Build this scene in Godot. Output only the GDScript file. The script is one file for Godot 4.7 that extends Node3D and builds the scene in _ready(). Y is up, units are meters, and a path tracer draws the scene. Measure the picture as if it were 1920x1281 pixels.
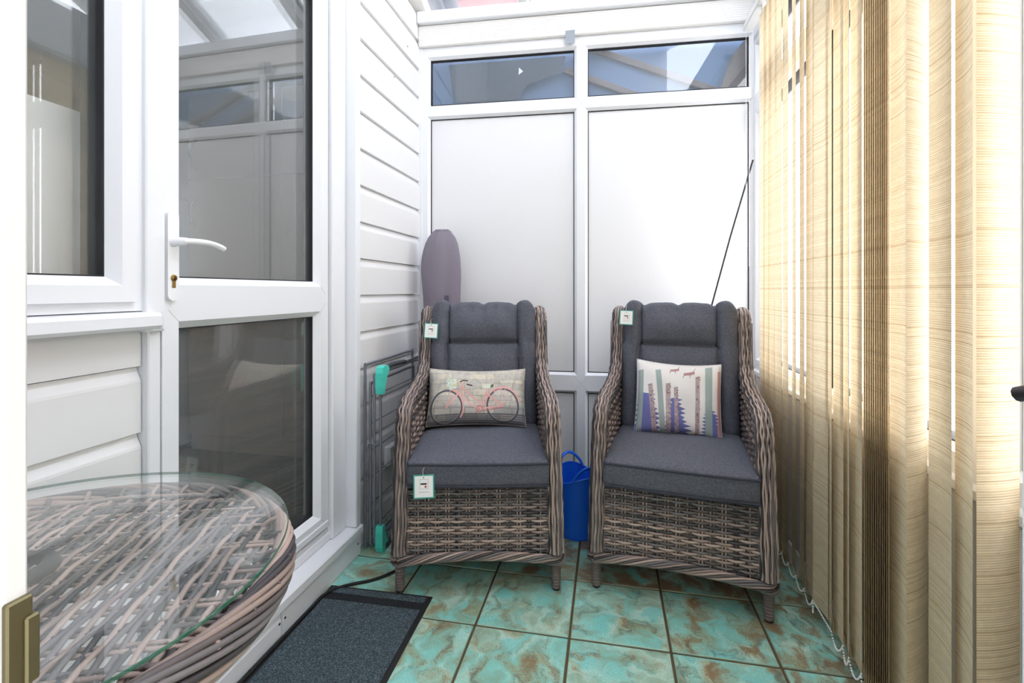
extends Node3D

# ------------------------------------------------------------------ mesh builder
class MB:
	var v := PackedVector3Array()
	var n := PackedVector3Array()
	var c := PackedColorArray()
	var t := PackedVector2Array()
	var i := PackedInt32Array()
	var col := Color(1, 1, 1)

	func vert(p: Vector3, nn: Vector3, uv := Vector2.ZERO) -> int:
		v.push_back(p); n.push_back(nn); c.push_back(col); t.push_back(uv)
		return v.size() - 1

	func tri(a: int, b: int, d: int) -> void:
		var g := (v[b] - v[a]).cross(v[d] - v[a])
		i.push_back(a)
		if g.dot(n[a] + n[b] + n[d]) > 0.0:
			i.push_back(d); i.push_back(b)
		else:
			i.push_back(b); i.push_back(d)

	func flat(pts: Array, hint: Vector3, uvs: Array = []) -> void:
		var g: Vector3 = (pts[1] - pts[0]).cross(pts[2] - pts[0])
		if g.length_squared() < 1e-16 and pts.size() > 3:
			g = (pts[2] - pts[0]).cross(pts[3] - pts[0])
		g = g.normalized()
		if g.dot(hint) < 0.0:
			g = -g
		var ids := []
		for k in pts.size():
			ids.append(vert(pts[k], g, uvs[k] if uvs.size() > k else Vector2.ZERO))
		for k in range(1, pts.size() - 1):
			tri(ids[0], ids[k], ids[k + 1])

	# chamfered box
	func box(ctr: Vector3, size: Vector3, bev := 0.002, b := Basis()) -> void:
		var h := size * 0.5
		bev = minf(bev, minf(h.x, minf(h.y, h.z)) * 0.6)
		for ax in 3:
			for s in [-1.0, 1.0]:
				var a1 := (ax + 1) % 3
				var a2 := (ax + 2) % 3
				var q := []
				var uvs := []
				for e in [[-1, -1], [1, -1], [1, 1], [-1, 1]]:
					var p := Vector3.ZERO
					p[ax] = s * h[ax]
					p[a1] = e[0] * (h[a1] - bev)
					p[a2] = e[1] * (h[a2] - bev)
					q.append(ctr + b * p)
					uvs.append(Vector2(0.5 + 0.5 * e[0], 0.5 + 0.5 * e[1]))
				var nn := Vector3.ZERO
				nn[ax] = s
				flat(q, b * nn, uvs)
		for ax in 3:
			var a1 := (ax + 1) % 3
			var a2 := (ax + 2) % 3
			for s1 in [-1.0, 1.0]:
				for s2 in [-1.0, 1.0]:
					var q := []
					for e in [[-1, 0], [1, 0], [1, 1], [-1, 1]]:
						var p := Vector3.ZERO
						p[ax] = e[0] * (h[ax] - bev)
						p[a1] = s1 * (h[a1] - (bev if e[1] == 1 else 0.0))
						p[a2] = s2 * (h[a2] - (0.0 if e[1] == 1 else bev))
						q.append(ctr + b * p)
					var nn := Vector3.ZERO
					nn[a1] = s1
					nn[a2] = s2
					flat(q, b * nn)
		for sx in [-1.0, 1.0]:
			for sy in [-1.0, 1.0]:
				for sz in [-1.0, 1.0]:
					flat([ctr + b * Vector3(sx * h.x, sy * (h.y - bev), sz * (h.z - bev)), ctr + b * Vector3(sx * (h.x - bev), sy * h.y, sz * (h.z - bev)), ctr + b * Vector3(sx * (h.x - bev), sy * (h.y - bev), sz * h.z)], b * Vector3(sx, sy, sz))

	func span(x0: float, x1: float, y0: float, y1: float, z0: float, z1: float, bev := 0.002) -> void:
		box(Vector3(x0 + x1, y0 + y1, z0 + z1) * 0.5, Vector3(absf(x1 - x0), absf(y1 - y0), absf(z1 - z0)), bev)

	# tube along pts; nrm = surface normals (flattened strands) or empty
	func tube(pts: PackedVector3Array, w: float, hh: float, sides := 6, nrm := PackedVector3Array(), caps := true, taper := 0.0) -> void:
		var m := pts.size()
		var base := v.size()
		var up := Vector3(0.13, 0.98, 0.11).normalized()
		var prev := Vector3.ZERO
		for k in m:
			var tg := (pts[mini(k + 1, m - 1)] - pts[maxi(k - 1, 0)]).normalized()
			var nn: Vector3
			if nrm.size() == m:
				nn = nrm[k]
			elif k == 0:
				nn = up if absf(tg.dot(up)) < 0.9 else Vector3(0.9, 0.1, 0.42).normalized()
			else:
				nn = prev
			nn = (nn - tg * nn.dot(tg)).normalized()
			prev = nn
			var sd := tg.cross(nn)
			var f := 1.0
			if taper > 0.0:
				f = 1.0 - taper * absf(2.0 * k / float(m - 1) - 1.0)
			for s in sides:
				var a := TAU * s / sides
				var d := sd * cos(a) * w * f + nn * sin(a) * hh * f
				vert(pts[k] + d, (sd * cos(a) * hh + nn * sin(a) * w).normalized(), Vector2(float(s) / sides, float(k) / m))
		for k in m - 1:
			for s in sides:
				var a := base + k * sides + s
				var b2 := base + k * sides + (s + 1) % sides
				var a3 := a + sides
				var b3 := b2 + sides
				i.append_array([a, b2, a3, b2, b3, a3] if w > 0 else [a, a3, b2, b2, a3, b3])
		if caps:
			for e in [0, m - 1]:
				var tg2 := (pts[1] - pts[0]) if e == 0 else (pts[m - 1] - pts[m - 2])
				if e == 0:
					tg2 = -tg2
				var ring := []
				for s in sides:
					ring.append(v[base + e * sides + s])
				flat(ring, tg2)

	# profile: Array of Vector2(radius, y); spin round the y axis
	func lathe(prof: Array, seg := 32, ctr := Vector3.ZERO, b := Basis()) -> void:
		var base := v.size()
		var m := prof.size()
		for k in m:
			var d: Vector2 = prof[mini(k + 1, m - 1)] - prof[maxi(k - 1, 0)]
			for s in seg + 1:
				var a := TAU * s / seg
				var nn := Vector3(cos(a) * d.y, -d.x, sin(a) * d.y)
				if nn.length_squared() < 1e-14:
					nn = Vector3(cos(a), 0, sin(a))
				vert(ctr + b * Vector3(cos(a) * prof[k].x, prof[k].y, sin(a) * prof[k].x), b * nn.normalized(), Vector2(float(s) / seg, float(k) / (m - 1)))
		for k in m - 1:
			for s in seg:
				var p := base + k * (seg + 1) + s
				tri(p, p + 1, p + seg + 1)
				tri(p + 1, p + seg + 2, p + seg + 1)

	# polygon (x, y) given thickness along z, z0 to z1
	func prism(poly: PackedVector2Array, z0: float, z1: float, xf := Transform3D()) -> void:
		var idx := Geometry2D.triangulate_polygon(poly)
		for z in [z0, z1]:
			var nn: Vector3 = xf.basis * Vector3(0, 0, -1.0 if z == minf(z0, z1) else 1.0)
			var base := v.size()
			for p in poly:
				vert(xf * Vector3(p.x, p.y, z), nn, p)
			for k in range(0, idx.size(), 3):
				tri(base + idx[k], base + idx[k + 1], base + idx[k + 2])
		var area := 0.0
		for k in poly.size():
			var a := poly[k]
			var b2 := poly[(k + 1) % poly.size()]
			area += a.cross(b2)
		for k in poly.size():
			var a := poly[k]
			var b2 := poly[(k + 1) % poly.size()]
			var d := (b2 - a)
			var o := Vector2(d.y, -d.x) * (1.0 if area > 0 else -1.0)
			flat([xf * Vector3(a.x, a.y, z0), xf * Vector3(b2.x, b2.y, z0), xf * Vector3(b2.x, b2.y, z1), xf * Vector3(a.x, a.y, z1)], xf.basis * Vector3(o.x, o.y, 0))

	# mitred rectangular frame in the xy plane: outer rect, profile (inset, z)
	func mitre(x0: float, x1: float, y0: float, y1: float, prof: Array) -> void:
		var cs := [Vector2(x0, y0), Vector2(x1, y0), Vector2(x1, y1), Vector2(x0, y1)]
		var inw := [Vector2(1, 1), Vector2(-1, 1), Vector2(-1, -1), Vector2(1, -1)]
		for k in 4:
			var k2 := (k + 1) % 4
			var out: Vector2 = ((cs[k] + cs[k2]) * 0.5 - (cs[0] + cs[2]) * 0.5).normalized()
			for j in prof.size():
				var p: Vector2 = prof[j]
				var q: Vector2 = prof[(j + 1) % prof.size()]
				var d := q - p
				# profile runs (outer back) -> (outer front) -> (inner front) -> (inner back)
				var nn := Vector2(-d.y, d.x)
				var hint := Vector3(-out.x * nn.x, -out.y * nn.x, nn.y)
				var a := cs[k] as Vector2
				var b2 := cs[k2] as Vector2
				var ia := inw[k] as Vector2
				var ib := inw[k2] as Vector2
				flat([Vector3(a.x + ia.x * p.x, a.y + ia.y * p.x, p.y), Vector3(b2.x + ib.x * p.x, b2.y + ib.y * p.x, p.y), Vector3(b2.x + ib.x * q.x, b2.y + ib.y * q.x, q.y), Vector3(a.x + ia.x * q.x, a.y + ia.y * q.x, q.y)], hint)

	# soft box: rounded cube grid, bent by deform(p) -> p, smooth normals
	func soft(size: Vector3, r: float, nx: int, ny: int, nz: int, deform: Callable) -> void:
		var h := size * 0.5
		var inner := h - Vector3(r, r, r)
		var num := [nx, ny, nz]
		var seen := {}
		var first := v.size()
		var acc := PackedVector3Array()
		for ax in 3:
			var a1 := (ax + 1) % 3
			var a2 := (ax + 2) % 3
			for s in [-1.0, 1.0]:
				var rows := []
				for e1 in num[a1] + 1:
					var row := PackedInt32Array()
					for e2 in num[a2] + 1:
						var p := Vector3.ZERO
						p[ax] = s * h[ax]
						p[a1] = (2.0 * e1 / num[a1] - 1.0) * h[a1]
						p[a2] = (2.0 * e2 / num[a2] - 1.0) * h[a2]
						var key := Vector3i(p * 20000.0)
						if not seen.has(key):
							var q := p.clamp(-inner, inner)
							var d := p - q
							if d.length_squared() > 0.0:
								d = d.normalized() * r
							var uv := Vector2(p.x / size.x + 0.5, 0.5 - p.y / size.y)
							seen[key] = vert(deform.call(q + d), Vector3.ZERO, uv)
							acc.push_back(Vector3.ZERO)
						row.push_back(seen[key])
					rows.append(row)
				for e1 in num[a1]:
					for e2 in num[a2]:
						var q4 := [rows[e1][e2], rows[e1 + 1][e2], rows[e1 + 1][e2 + 1], rows[e1][e2 + 1]]
						for tr in [[0, 1, 2], [0, 2, 3]]:
							var ia: int = q4[tr[0]]
							var ib: int = q4[tr[1]]
							var ic: int = q4[tr[2]]
							var g: Vector3 = (v[ib] - v[ia]).cross(v[ic] - v[ia]) * s
							acc[ia - first] += g
							acc[ib - first] += g
							acc[ic - first] += g
							if s > 0:
								i.append_array([ia, ic, ib])
							else:
								i.append_array([ia, ib, ic])
		for k in acc.size():
			n[first + k] = acc[k].normalized()

	# rows x cols surface, smooth normals, both sides seen
	func sheet(rows: Array, uvs: Array = [], flip := false) -> void:
		var base := v.size()
		var R := rows.size()
		var C: int = rows[0].size()
		for a in R:
			for b2 in C:
				var du: Vector3 = rows[a][mini(b2 + 1, C - 1)] - rows[a][maxi(b2 - 1, 0)]
				var dv: Vector3 = rows[mini(a + 1, R - 1)][b2] - rows[maxi(a - 1, 0)][b2]
				vert(rows[a][b2], du.cross(dv).normalized() * (-1.0 if flip else 1.0), uvs[a][b2] if uvs.size() else Vector2(float(b2) / (C - 1), float(a) / (R - 1)))
		for a in R - 1:
			for b2 in C - 1:
				var p := base + a * C + b2
				tri(p, p + 1, p + C)
				tri(p + 1, p + C + 1, p + C)

	func mesh() -> ArrayMesh:
		var arr := []
		arr.resize(Mesh.ARRAY_MAX)
		arr[Mesh.ARRAY_VERTEX] = v
		arr[Mesh.ARRAY_NORMAL] = n
		arr[Mesh.ARRAY_COLOR] = c
		arr[Mesh.ARRAY_TEX_UV] = t
		arr[Mesh.ARRAY_INDEX] = i
		var am := ArrayMesh.new()
		am.add_surface_from_arrays(Mesh.PRIMITIVE_TRIANGLES, arr)
		return am


# ------------------------------------------------------------------ scene helpers
var taken := {}
var M := {}
var rng := RandomNumberGenerator.new()

func numbered(called: String) -> String:
	if not taken.has(called):
		taken[called] = 0
		return called
	taken[called] += 1
	return "%s_%03d" % [called, taken[called]]

func part(called: String, mesh_or_mb: Variant, mat: Material, parent: Node3D, at := Vector3.ZERO) -> MeshInstance3D:
	var o := MeshInstance3D.new()
	o.name = called
	o.mesh = mesh_or_mb.mesh() if mesh_or_mb is MB else mesh_or_mb
	o.material_override = null
	o.set_surface_override_material(0, mat)
	o.position = at
	parent.add_child(o, true)
	return o

func stuff(o: Node3D) -> Node3D:
	o.set_meta("kind", "stuff")
	return o

func bx(called: String, x0: float, x1: float, y0: float, y1: float, z0: float, z1: float, mat: Material, parent: Node3D, bev := 0.002) -> MeshInstance3D:
	var b := MB.new()
	b.box(Vector3.ZERO, Vector3(absf(x1 - x0), absf(y1 - y0), absf(z1 - z0)), bev)
	return part(called, b, mat, parent, Vector3(x0 + x1, y0 + y1, z0 + z1) * 0.5)

func thing(called: String, label: String, category: String, at := Vector3.ZERO, turn := 0.0, group := "") -> Node3D:
	var o := Node3D.new()
	o.name = numbered(called)
	add_child(o)
	o.position = at
	o.rotation.y = turn
	o.set_meta("label", label)
	o.set_meta("category", category)
	if group != "":
		o.set_meta("group", group)
	return o

func struct(called: String, at := Vector3.ZERO, turn := 0.0) -> Node3D:
	var o := Node3D.new()
	o.name = called
	add_child(o)
	o.position = at
	o.rotation.y = turn
	o.set_meta("kind", "structure")
	return o

func mat(called: String, color: Color, rough := 0.6, metal := 0.0, spec := 0.5) -> StandardMaterial3D:
	var m := StandardMaterial3D.new()
	m.resource_name = called
	m.albedo_color = color
	m.roughness = rough
	m.metallic = metal
	m.metallic_specular = spec
	M[called] = m
	return m

func glassy(called: String, color: Color, alpha: float, rough := 0.0) -> StandardMaterial3D:
	var m := mat(called, Color(color.r, color.g, color.b, alpha), rough)
	m.transparency = BaseMaterial3D.TRANSPARENCY_ALPHA
	return m

func rgb(r: int, g: int, b: int) -> Color:
	return Color(r / 255.0, g / 255.0, b / 255.0)

func noise(seed_: int, freq: float, oct := 4, kind := FastNoiseLite.TYPE_SIMPLEX_SMOOTH) -> FastNoiseLite:
	var f := FastNoiseLite.new()
	f.seed = seed_
	f.frequency = freq
	f.fractal_octaves = oct
	f.noise_type = kind
	return f

func smooth_path(ctrl: Array, per := 8) -> PackedVector3Array:
	var out := PackedVector3Array()
	var m := ctrl.size()
	for k in m - 1:
		var p0: Vector3 = ctrl[maxi(k - 1, 0)]
		var p1: Vector3 = ctrl[k]
		var p2: Vector3 = ctrl[k + 1]
		var p3: Vector3 = ctrl[mini(k + 2, m - 1)]
		for s in per:
			out.push_back(p1.cubic_interpolate(p2, p0, p3, float(s) / per))
	out.push_back(ctrl[m - 1])
	return out

func _ready() -> void:
	rng.seed = 1
	# camera
	var cam := Camera3D.new()
	cam.name = "camera"
	cam.projection = Camera3D.PROJECTION_FRUSTUM
	cam.near = 0.05
	cam.far = 100.0
	var f := 905.0
	cam.size = 1281.0 / f * cam.near
	cam.frustum_offset = Vector2(0.0, -95.5 / f * cam.near)
	cam.position = Vector3(0, 1.087, 0)
	cam.rotation.y = atan(180.0 / f)
	add_child(cam)
	cam.current = true
	# sky: bright overcast
	var env := Environment.new()
	var sk := Sky.new()
	var ps := ProceduralSkyMaterial.new()
	ps.sky_top_color = Color(0.92, 0.95, 1.0)
	ps.sky_horizon_color = Color(0.99, 0.99, 1.0)
	ps.sky_curve = 0.25
	ps.ground_bottom_color = Color(0.62, 0.62, 0.62)
	ps.ground_horizon_color = Color(0.80, 0.80, 0.80)
	ps.sky_energy_multiplier = 1.0
	sk.sky_material = ps
	env.background_mode = Environment.BG_SKY
	env.sky = sk
	env.background_energy_multiplier = 1.0
	env.tonemap_mode = Environment.TONE_MAPPER_LINEAR
	env.tonemap_exposure = 9.2
	env.sdfgi_enabled = true
	env.ssao_enabled = true
	env.ssil_enabled = true
	var we := WorldEnvironment.new()
	we.name = "world"
	we.environment = env
	add_child(we)

	make_materials()
	build_floor()
	build_left()
	build_end()
	build_right()
	build_roof()
	build_back()
	build_inside()
	build_outside()
	build_blind()

	var c1 := make_chair("wicker armchair with charcoal cushions and two card tags, nearer the clothes airer", Vector3(-0.464, 0, -1.705), deg_to_rad(12.5))
	var c2 := c1.duplicate() as Node3D
	c2.name = numbered("wicker_armchair")
	add_child(c2)
	c2.position = Vector3(0.240, 0, -1.772)
	c2.rotation.y = deg_to_rad(-8.0)
	c2.set_meta("label", "wicker armchair with charcoal cushions beside the vertical blind, woodland cushion on it")
	add_tag(c1, Vector3(-0.235, 0.905, -0.43), Vector3(-0.12, 0.0, -0.05), Vector2(0.062, 0.068))
	add_tag(c1, Vector3(-0.186, 0.405, 0.080), Vector3(-0.12, 0.05, 0.02), Vector2(0.072, 0.080))
	add_tag(c2, Vector3(-0.222, 0.965, -0.44), Vector3(-0.10, 0.05, -0.03), Vector2(0.060, 0.066))
	var p1 := pillow("bicycle_cushion", "oblong cushion printed with a pink bicycle against a stone wall", Vector3(0.43, 0.255, 0.115), M.bicycle_print, 0.004)
	p1.transform = c1.transform * Transform3D(Basis(Vector3(0, 1, 0), 0.02) * Basis(Vector3(0, 0, 1), -0.01) * Basis(Vector3(1, 0, 0), deg_to_rad(-24.0)), Vector3(-0.024, 0.618, -0.36))
	var p2 := pillow("woodland_cushion", "squarish cushion printed with birch trunks and blue undergrowth on cream", Vector3(0.345, 0.315, 0.11), M.woodland_print, 0.004)
	p2.transform = c2.transform * Transform3D(Basis(Vector3(0, 1, 0), 0.05) * Basis(Vector3(0, 0, 1), -0.03) * Basis(Vector3(1, 0, 0), deg_to_rad(-20.0)), Vector3(-0.003, 0.632, -0.36))
	build_table()
	build_tub()
	build_airer()
	build_sleeve()
	build_small()

# ------------------------------------------------------------------ textures
func tex(img: Image) -> ImageTexture:
	return ImageTexture.create_from_image(img)

func slate_image(seed_: int, rust: float, size := 320) -> Image:
	var im := Image.create(size, size, false, Image.FORMAT_RGB8)
	var w1 := noise(seed_, 0.007, 3)
	var w2 := noise(seed_ + 11, 0.007, 3)
	var a := noise(seed_ + 23, 0.0050, 5)
	var b := noise(seed_ + 37, 0.0085, 5)
	var d := noise(seed_ + 91, 0.0065, 5)
	var f := noise(seed_ + 51, 0.13, 3)
	var p := noise(seed_ + 61, 0.0042, 2)
	var teal := rgb(140, 212, 200)
	var pale := rgb(194, 224, 206)
	var sage := rgb(146, 174, 148)
	var tan_ := rgb(172, 160, 118)
	var rusty := rgb(140, 106, 76)
	var dark := rgb(78, 96, 96)
	var cyan := rgb(130, 212, 206)
	for y in size:
		for x in size:
			var wx := x + 46.0 * w1.get_noise_2d(x, y)
			var wy := y + 46.0 * w2.get_noise_2d(x, y)
			var h := a.get_noise_2d(wx, wy)
			var k := b.get_noise_2d(wx * 0.8, wy * 1.5)
			var q := d.get_noise_2d(wx * 1.1 + 500.0, wy)
			var fine := f.get_noise_2d(x, y)
			var cc := teal.lerp(pale, clampf(0.45 + 1.4 * h + fine * 0.45, 0.0, 1.0))
			cc = cc.lerp(sage, clampf(0.3 + 1.3 * k + fine * 0.5, 0.0, 0.8))
			# bare cleaved plates with a crisp outline
			var pl := p.get_noise_2d(wx * 1.6, wy * 1.6 + 900.0)
			if pl > 0.40:
				cc = cc.lerp(cyan, 0.65)
			var r := clampf((q - 0.08 + rust) * 1.8 + fine * 0.7, 0.0, 1.0)
			cc = cc.lerp(tan_, r * 0.7)
			var r2 := clampf((k * 0.8 + q * 0.8 - 0.30 + rust * 1.6) * 1.7 + fine * 0.8, 0.0, 1.0)
			cc = cc.lerp(rusty, r2 * 0.75)
			var dk := clampf((absf(h + 0.25 * q) * -11.0 + 0.55) + k * 1.2 + fine * 0.5, 0.0, 1.0)
			cc = cc.lerp(dark, dk * 0.42)
			var spot := clampf((fine - 0.34) * 4.0, 0.0, 1.0)
			cc = cc.lerp(dark, spot * 0.35)
			im.set_pixel(x, y, cc * (1.0 + fine * 0.14))
	return im

func stroke(im: Image, p: Vector2, q: Vector2, w: float, color: Color, a := 1.0) -> void:
	var x0 := maxi(0, int(minf(p.x, q.x) - w - 1))
	var x1 := mini(im.get_width() - 1, int(maxf(p.x, q.x) + w + 1))
	var y0 := maxi(0, int(minf(p.y, q.y) - w - 1))
	var y1 := mini(im.get_height() - 1, int(maxf(p.y, q.y) + w + 1))
	for y in range(y0, y1 + 1):
		for x in range(x0, x1 + 1):
			var d := Geometry2D.get_closest_point_to_segment(Vector2(x, y), p, q).distance_to(Vector2(x, y))
			var k := clampf(w * 0.5 + 0.5 - d, 0.0, 1.0) * a
			if k > 0.0:
				im.set_pixel(x, y, im.get_pixel(x, y).lerp(color, k))

func polyline(im: Image, pts: Array, w: float, color: Color, a := 1.0) -> void:
	for k in pts.size() - 1:
		stroke(im, pts[k], pts[k + 1], w, color, a)

func arc(im: Image, ctr: Vector2, r: float, a0: float, a1: float, w: float, color: Color, a := 1.0, squash := 1.0) -> void:
	var pts := []
	var m := maxi(6, int(absf(a1 - a0) * r / 6.0))
	for k in m + 1:
		var an := lerpf(a0, a1, float(k) / m)
		pts.append(ctr + Vector2(cos(an) * r * squash, sin(an) * r))
	polyline(im, pts, w, color, a)

func fill_poly(im: Image, poly: PackedVector2Array, color: Color, a := 1.0) -> void:
	var lo := poly[0]
	var hi := poly[0]
	for p in poly:
		lo = lo.min(p)
		hi = hi.max(p)
	for y in range(maxi(0, int(lo.y)), mini(im.get_height() - 1, int(hi.y) + 1) + 1):
		for x in range(maxi(0, int(lo.x)), mini(im.get_width() - 1, int(hi.x) + 1) + 1):
			if Geometry2D.is_point_in_polygon(Vector2(x, y), poly):
				im.set_pixel(x, y, im.get_pixel(x, y).lerp(color, a))

# print of a pink bicycle leaning on a pale stone wall
func bicycle_image() -> Image:
	var W := 512
	var H := 288
	var im := Image.create(W, H, false, Image.FORMAT_RGB8)
	var f := noise(5, 0.03, 4)
	var g := noise(9, 0.2, 2)
	for y in H:
		for x in W:
			var base := rgb(206, 198, 182) if y < 196 else rgb(150, 146, 142)
			base = base.lerp(rgb(150, 146, 140), clampf(f.get_noise_2d(x, y) * 0.9 + 0.12, 0.0, 0.7))
			im.set_pixel(x, y, base * (1.0 + 0.1 * g.get_noise_2d(x, y)))
	var r := RandomNumberGenerator.new()
	r.seed = 77
	var y2 := 6.0
	while y2 < 240.0:
		var hh := r.randf_range(20, 36)
		var x2 := -r.randf_range(0, 50)
		while x2 < W:
			var ww := r.randf_range(42, 100)
			var tone := rgb(216, 210, 198).lerp(rgb(182, 178, 174), r.randf())
			if r.randf() < 0.3:
				tone = rgb(222, 214, 192)
			fill_poly(im, PackedVector2Array([Vector2(x2 + 3, y2 + 2), Vector2(x2 + ww - 3, y2 + r.randf_range(1, 4)), Vector2(x2 + ww - 2, y2 + hh - 3), Vector2(x2 + 2, y2 + hh - 2)]), tone, 0.55)
			polyline(im, [Vector2(x2, y2), Vector2(x2 + ww, y2), Vector2(x2 + ww, y2 + hh)], 2.0, rgb(146, 140, 132), 0.6)
			x2 += ww
		y2 += hh
	for k in 5:
		stroke(im, Vector2(-5, 244 + k * 10), Vector2(W + 5, 238 + k * 11), 9.0, rgb(70, 70, 74), 0.55)
	var pink := rgb(226, 172, 166)
	var deep := rgb(196, 118, 112)
	var tyre := rgb(88, 88, 94)
	var c1 := Vector2(100, 206)
	var c2 := Vector2(392, 196)
	for cw in [c1, c2]:
		for k in 22:
			stroke(im, cw, cw + Vector2.from_angle(TAU * k / 22.0) * 78.0, 1.0, rgb(150, 148, 146), 0.7)
		arc(im, cw, 82.0, 0.0, TAU, 9.0, tyre, 0.95)
		arc(im, cw, 76.0, 0.0, TAU, 2.0, rgb(190, 186, 180), 0.8)
	arc(im, c1, 90.0, -1.3, 0.55, 9.0, pink)
	arc(im, c2, 90.0, -3.2, -0.2, 9.0, pink)
	var head := Vector2(176, 108)
	var bb := Vector2(272, 214)
	var seat := Vector2(312, 118)
	polyline(im, [c1, Vector2(150, 150), head, Vector2(184, 84)], 9.0, pink)
	polyline(im, [head, Vector2(205, 130), bb + Vector2(8, -20)], 9.0, pink)
	polyline(im, [head + Vector2(-6, 20), Vector2(220, 190), bb], 9.0, pink)
	polyline(im, [bb, Vector2(290, 168), seat], 9.0, pink)
	polyline(im, [seat + Vector2(-4, 22), c2], 9.0, pink)
	polyline(im, [bb, c2], 9.0, pink)
	polyline(im, [bb + Vector2(4, 12), c2 + Vector2(0, 10)], 4.0, deep)
	polyline(im, [Vector2(118, 122), Vector2(112, 170), c1], 4.0, pink)
	polyline(im, [Vector2(346, 130), Vector2(420, 96)], 5.0, pink)
	polyline(im, [Vector2(404, 112), c2 + Vector2(8, -8)], 3.0, pink)
	polyline(im, [Vector2(384, 118), c2], 3.0, pink)
	polyline(im, [Vector2(170, 78), Vector2(184, 70), Vector2(206, 72)], 7.0, rgb(84, 70, 62))
	polyline(im, [Vector2(206, 92), Vector2(230, 98)], 7.0, rgb(70, 62, 60))
	arc(im, bb, 15.0, 0.0, TAU, 4.0, deep)
	polyline(im, [bb, Vector2(250, 236)], 4.0, deep)
	fill_poly(im, PackedVector2Array([Vector2(290, 96), Vector2(330, 92), Vector2(338, 104), Vector2(316, 114), Vector2(288, 108)]), rgb(208, 218, 196), 0.95)
	fill_poly(im, PackedVector2Array([Vector2(328, 94), Vector2(344, 88), Vector2(342, 106), Vector2(326, 110)]), rgb(86, 96, 74), 0.9)
	fill_poly(im, PackedVector2Array([Vector2(96, 66), Vector2(148, 62), Vector2(152, 112), Vector2(118, 118), Vector2(100, 108)]), rgb(216, 226, 214), 0.95)
	for k in 26:
		var p := Vector2(r.randf_range(98, 150), r.randf_range(64, 112))
		arc(im, p, r.randf_range(2, 5), 0.0, TAU, 3.0, [rgb(240, 240, 232), rgb(214, 198, 128), rgb(170, 192, 168)][r.randi() % 3], 0.7)
	return im

# print of birch trunks, blue undergrowth and two small animals on cream cloth
func woodland_image() -> Image:
	var W := 400
	var H := 360
	var im := Image.create(W, H, false, Image.FORMAT_RGB8)
	im.fill(rgb(232, 228, 224))
	var r := RandomNumberGenerator.new()
	r.seed = 31
	var blue := rgb(104, 108, 168)
	# jagged blue undergrowth, three masses
	for mass in [[-10.0, 118.0, 170.0], [138.0, 246.0, 186.0], [300.0, 410.0, 226.0]]:
		var poly := PackedVector2Array()
		var x0: float = mass[0]
		var x1: float = mass[1]
		var top: float = mass[2]
		poly.push_back(Vector2(x0, H + 5))
		var n_ := 16
		for k in n_ + 1:
			var t := float(k) / n_
			var yy := lerpf(H, top, t)
			poly.push_back(Vector2(x0 + 26.0 * t + (r.randf_range(8, 20) if k % 2 == 0 else -r.randf_range(2, 10)), yy))
		for k in n_ + 1:
			var t := 1.0 - float(k) / n_
			var yy := lerpf(H, top + 6, t)
			poly.push_back(Vector2(x1 - 44.0 * t + (r.randf_range(6, 26) if k % 2 == 0 else -r.randf_range(4, 16)), yy))
		poly.push_back(Vector2(x1, H + 5))
		fill_poly(im, poly, blue, 0.95)
	var trunks := [[20.0, 20.0, 60.0, 26.0, 0], [66.0, 96.0, 128.0, 22.0, 1], [104.0, 134.0, 50.0, 26.0, 0], [152.0, 158.0, 120.0, 22.0, 1], [188.0, 196.0, 136.0, 18.0, 1], [288.0, 286.0, 74.0, 20.0, 1], [340.0, 338.0, 20.0, 34.0, 0], [392.0, 388.0, 40.0, 20.0, 2]]
	for tr in trunks:
		var top2 := Vector2(tr[0], tr[2])
		var bot := Vector2(tr[1], H + 4)
		var kind: int = tr[4]
		var base: Color = [rgb(158, 172, 168), rgb(178, 158, 158), rgb(206, 158, 154)][kind]
		fill_poly(im, PackedVector2Array([top2 + Vector2(-tr[3] * 0.5, 0), top2 + Vector2(tr[3] * 0.5, -6), bot + Vector2(tr[3] * 0.5, 0), bot + Vector2(-tr[3] * 0.5, 0)]), base, 0.95)
		if kind == 1:
			for k in 46:
				var tt := r.randf()
				var p := top2.lerp(bot, tt) + Vector2(r.randf_range(-0.42, 0.42) * tr[3], 0)
				stroke(im, p, p + Vector2(r.randf_range(2, 7), r.randf_range(-3, 3)), 3.0, [rgb(118, 78, 84), rgb(214, 202, 196), rgb(140, 104, 104)][r.randi() % 3], 0.85)
	# two little deer shapes
	for d in [[Vector2(180, 40), 0.9], [Vector2(246, 56), 1.1]]:
		var o: Vector2 = d[0]
		var s: float = d[1]
		fill_poly(im, PackedVector2Array([o + Vector2(-20, 0) * s, o + Vector2(14, -8) * s, o + Vector2(24, -16) * s, o + Vector2(26, 2) * s, o + Vector2(6, 10) * s, o + Vector2(-20, 12) * s]), rgb(168, 118, 116), 0.8)
		polyline(im, [o + Vector2(-16, 8) * s, o + Vector2(-24, 24) * s], 3.0, rgb(160, 112, 112), 0.8)
		polyline(im, [o + Vector2(8, 8) * s, o + Vector2(4, 22) * s], 3.0, rgb(160, 112, 112), 0.8)
		polyline(im, [o + Vector2(22, -14) * s, o + Vector2(30, -28) * s], 2.0, rgb(150, 100, 104), 0.8)
	var g := noise(3, 0.25, 2)
	for y in H:
		for x in W:
			im.set_pixel(x, y, im.get_pixel(x, y) * (1.0 + 0.05 * g.get_noise_2d(x, y)))
	return im

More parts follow.
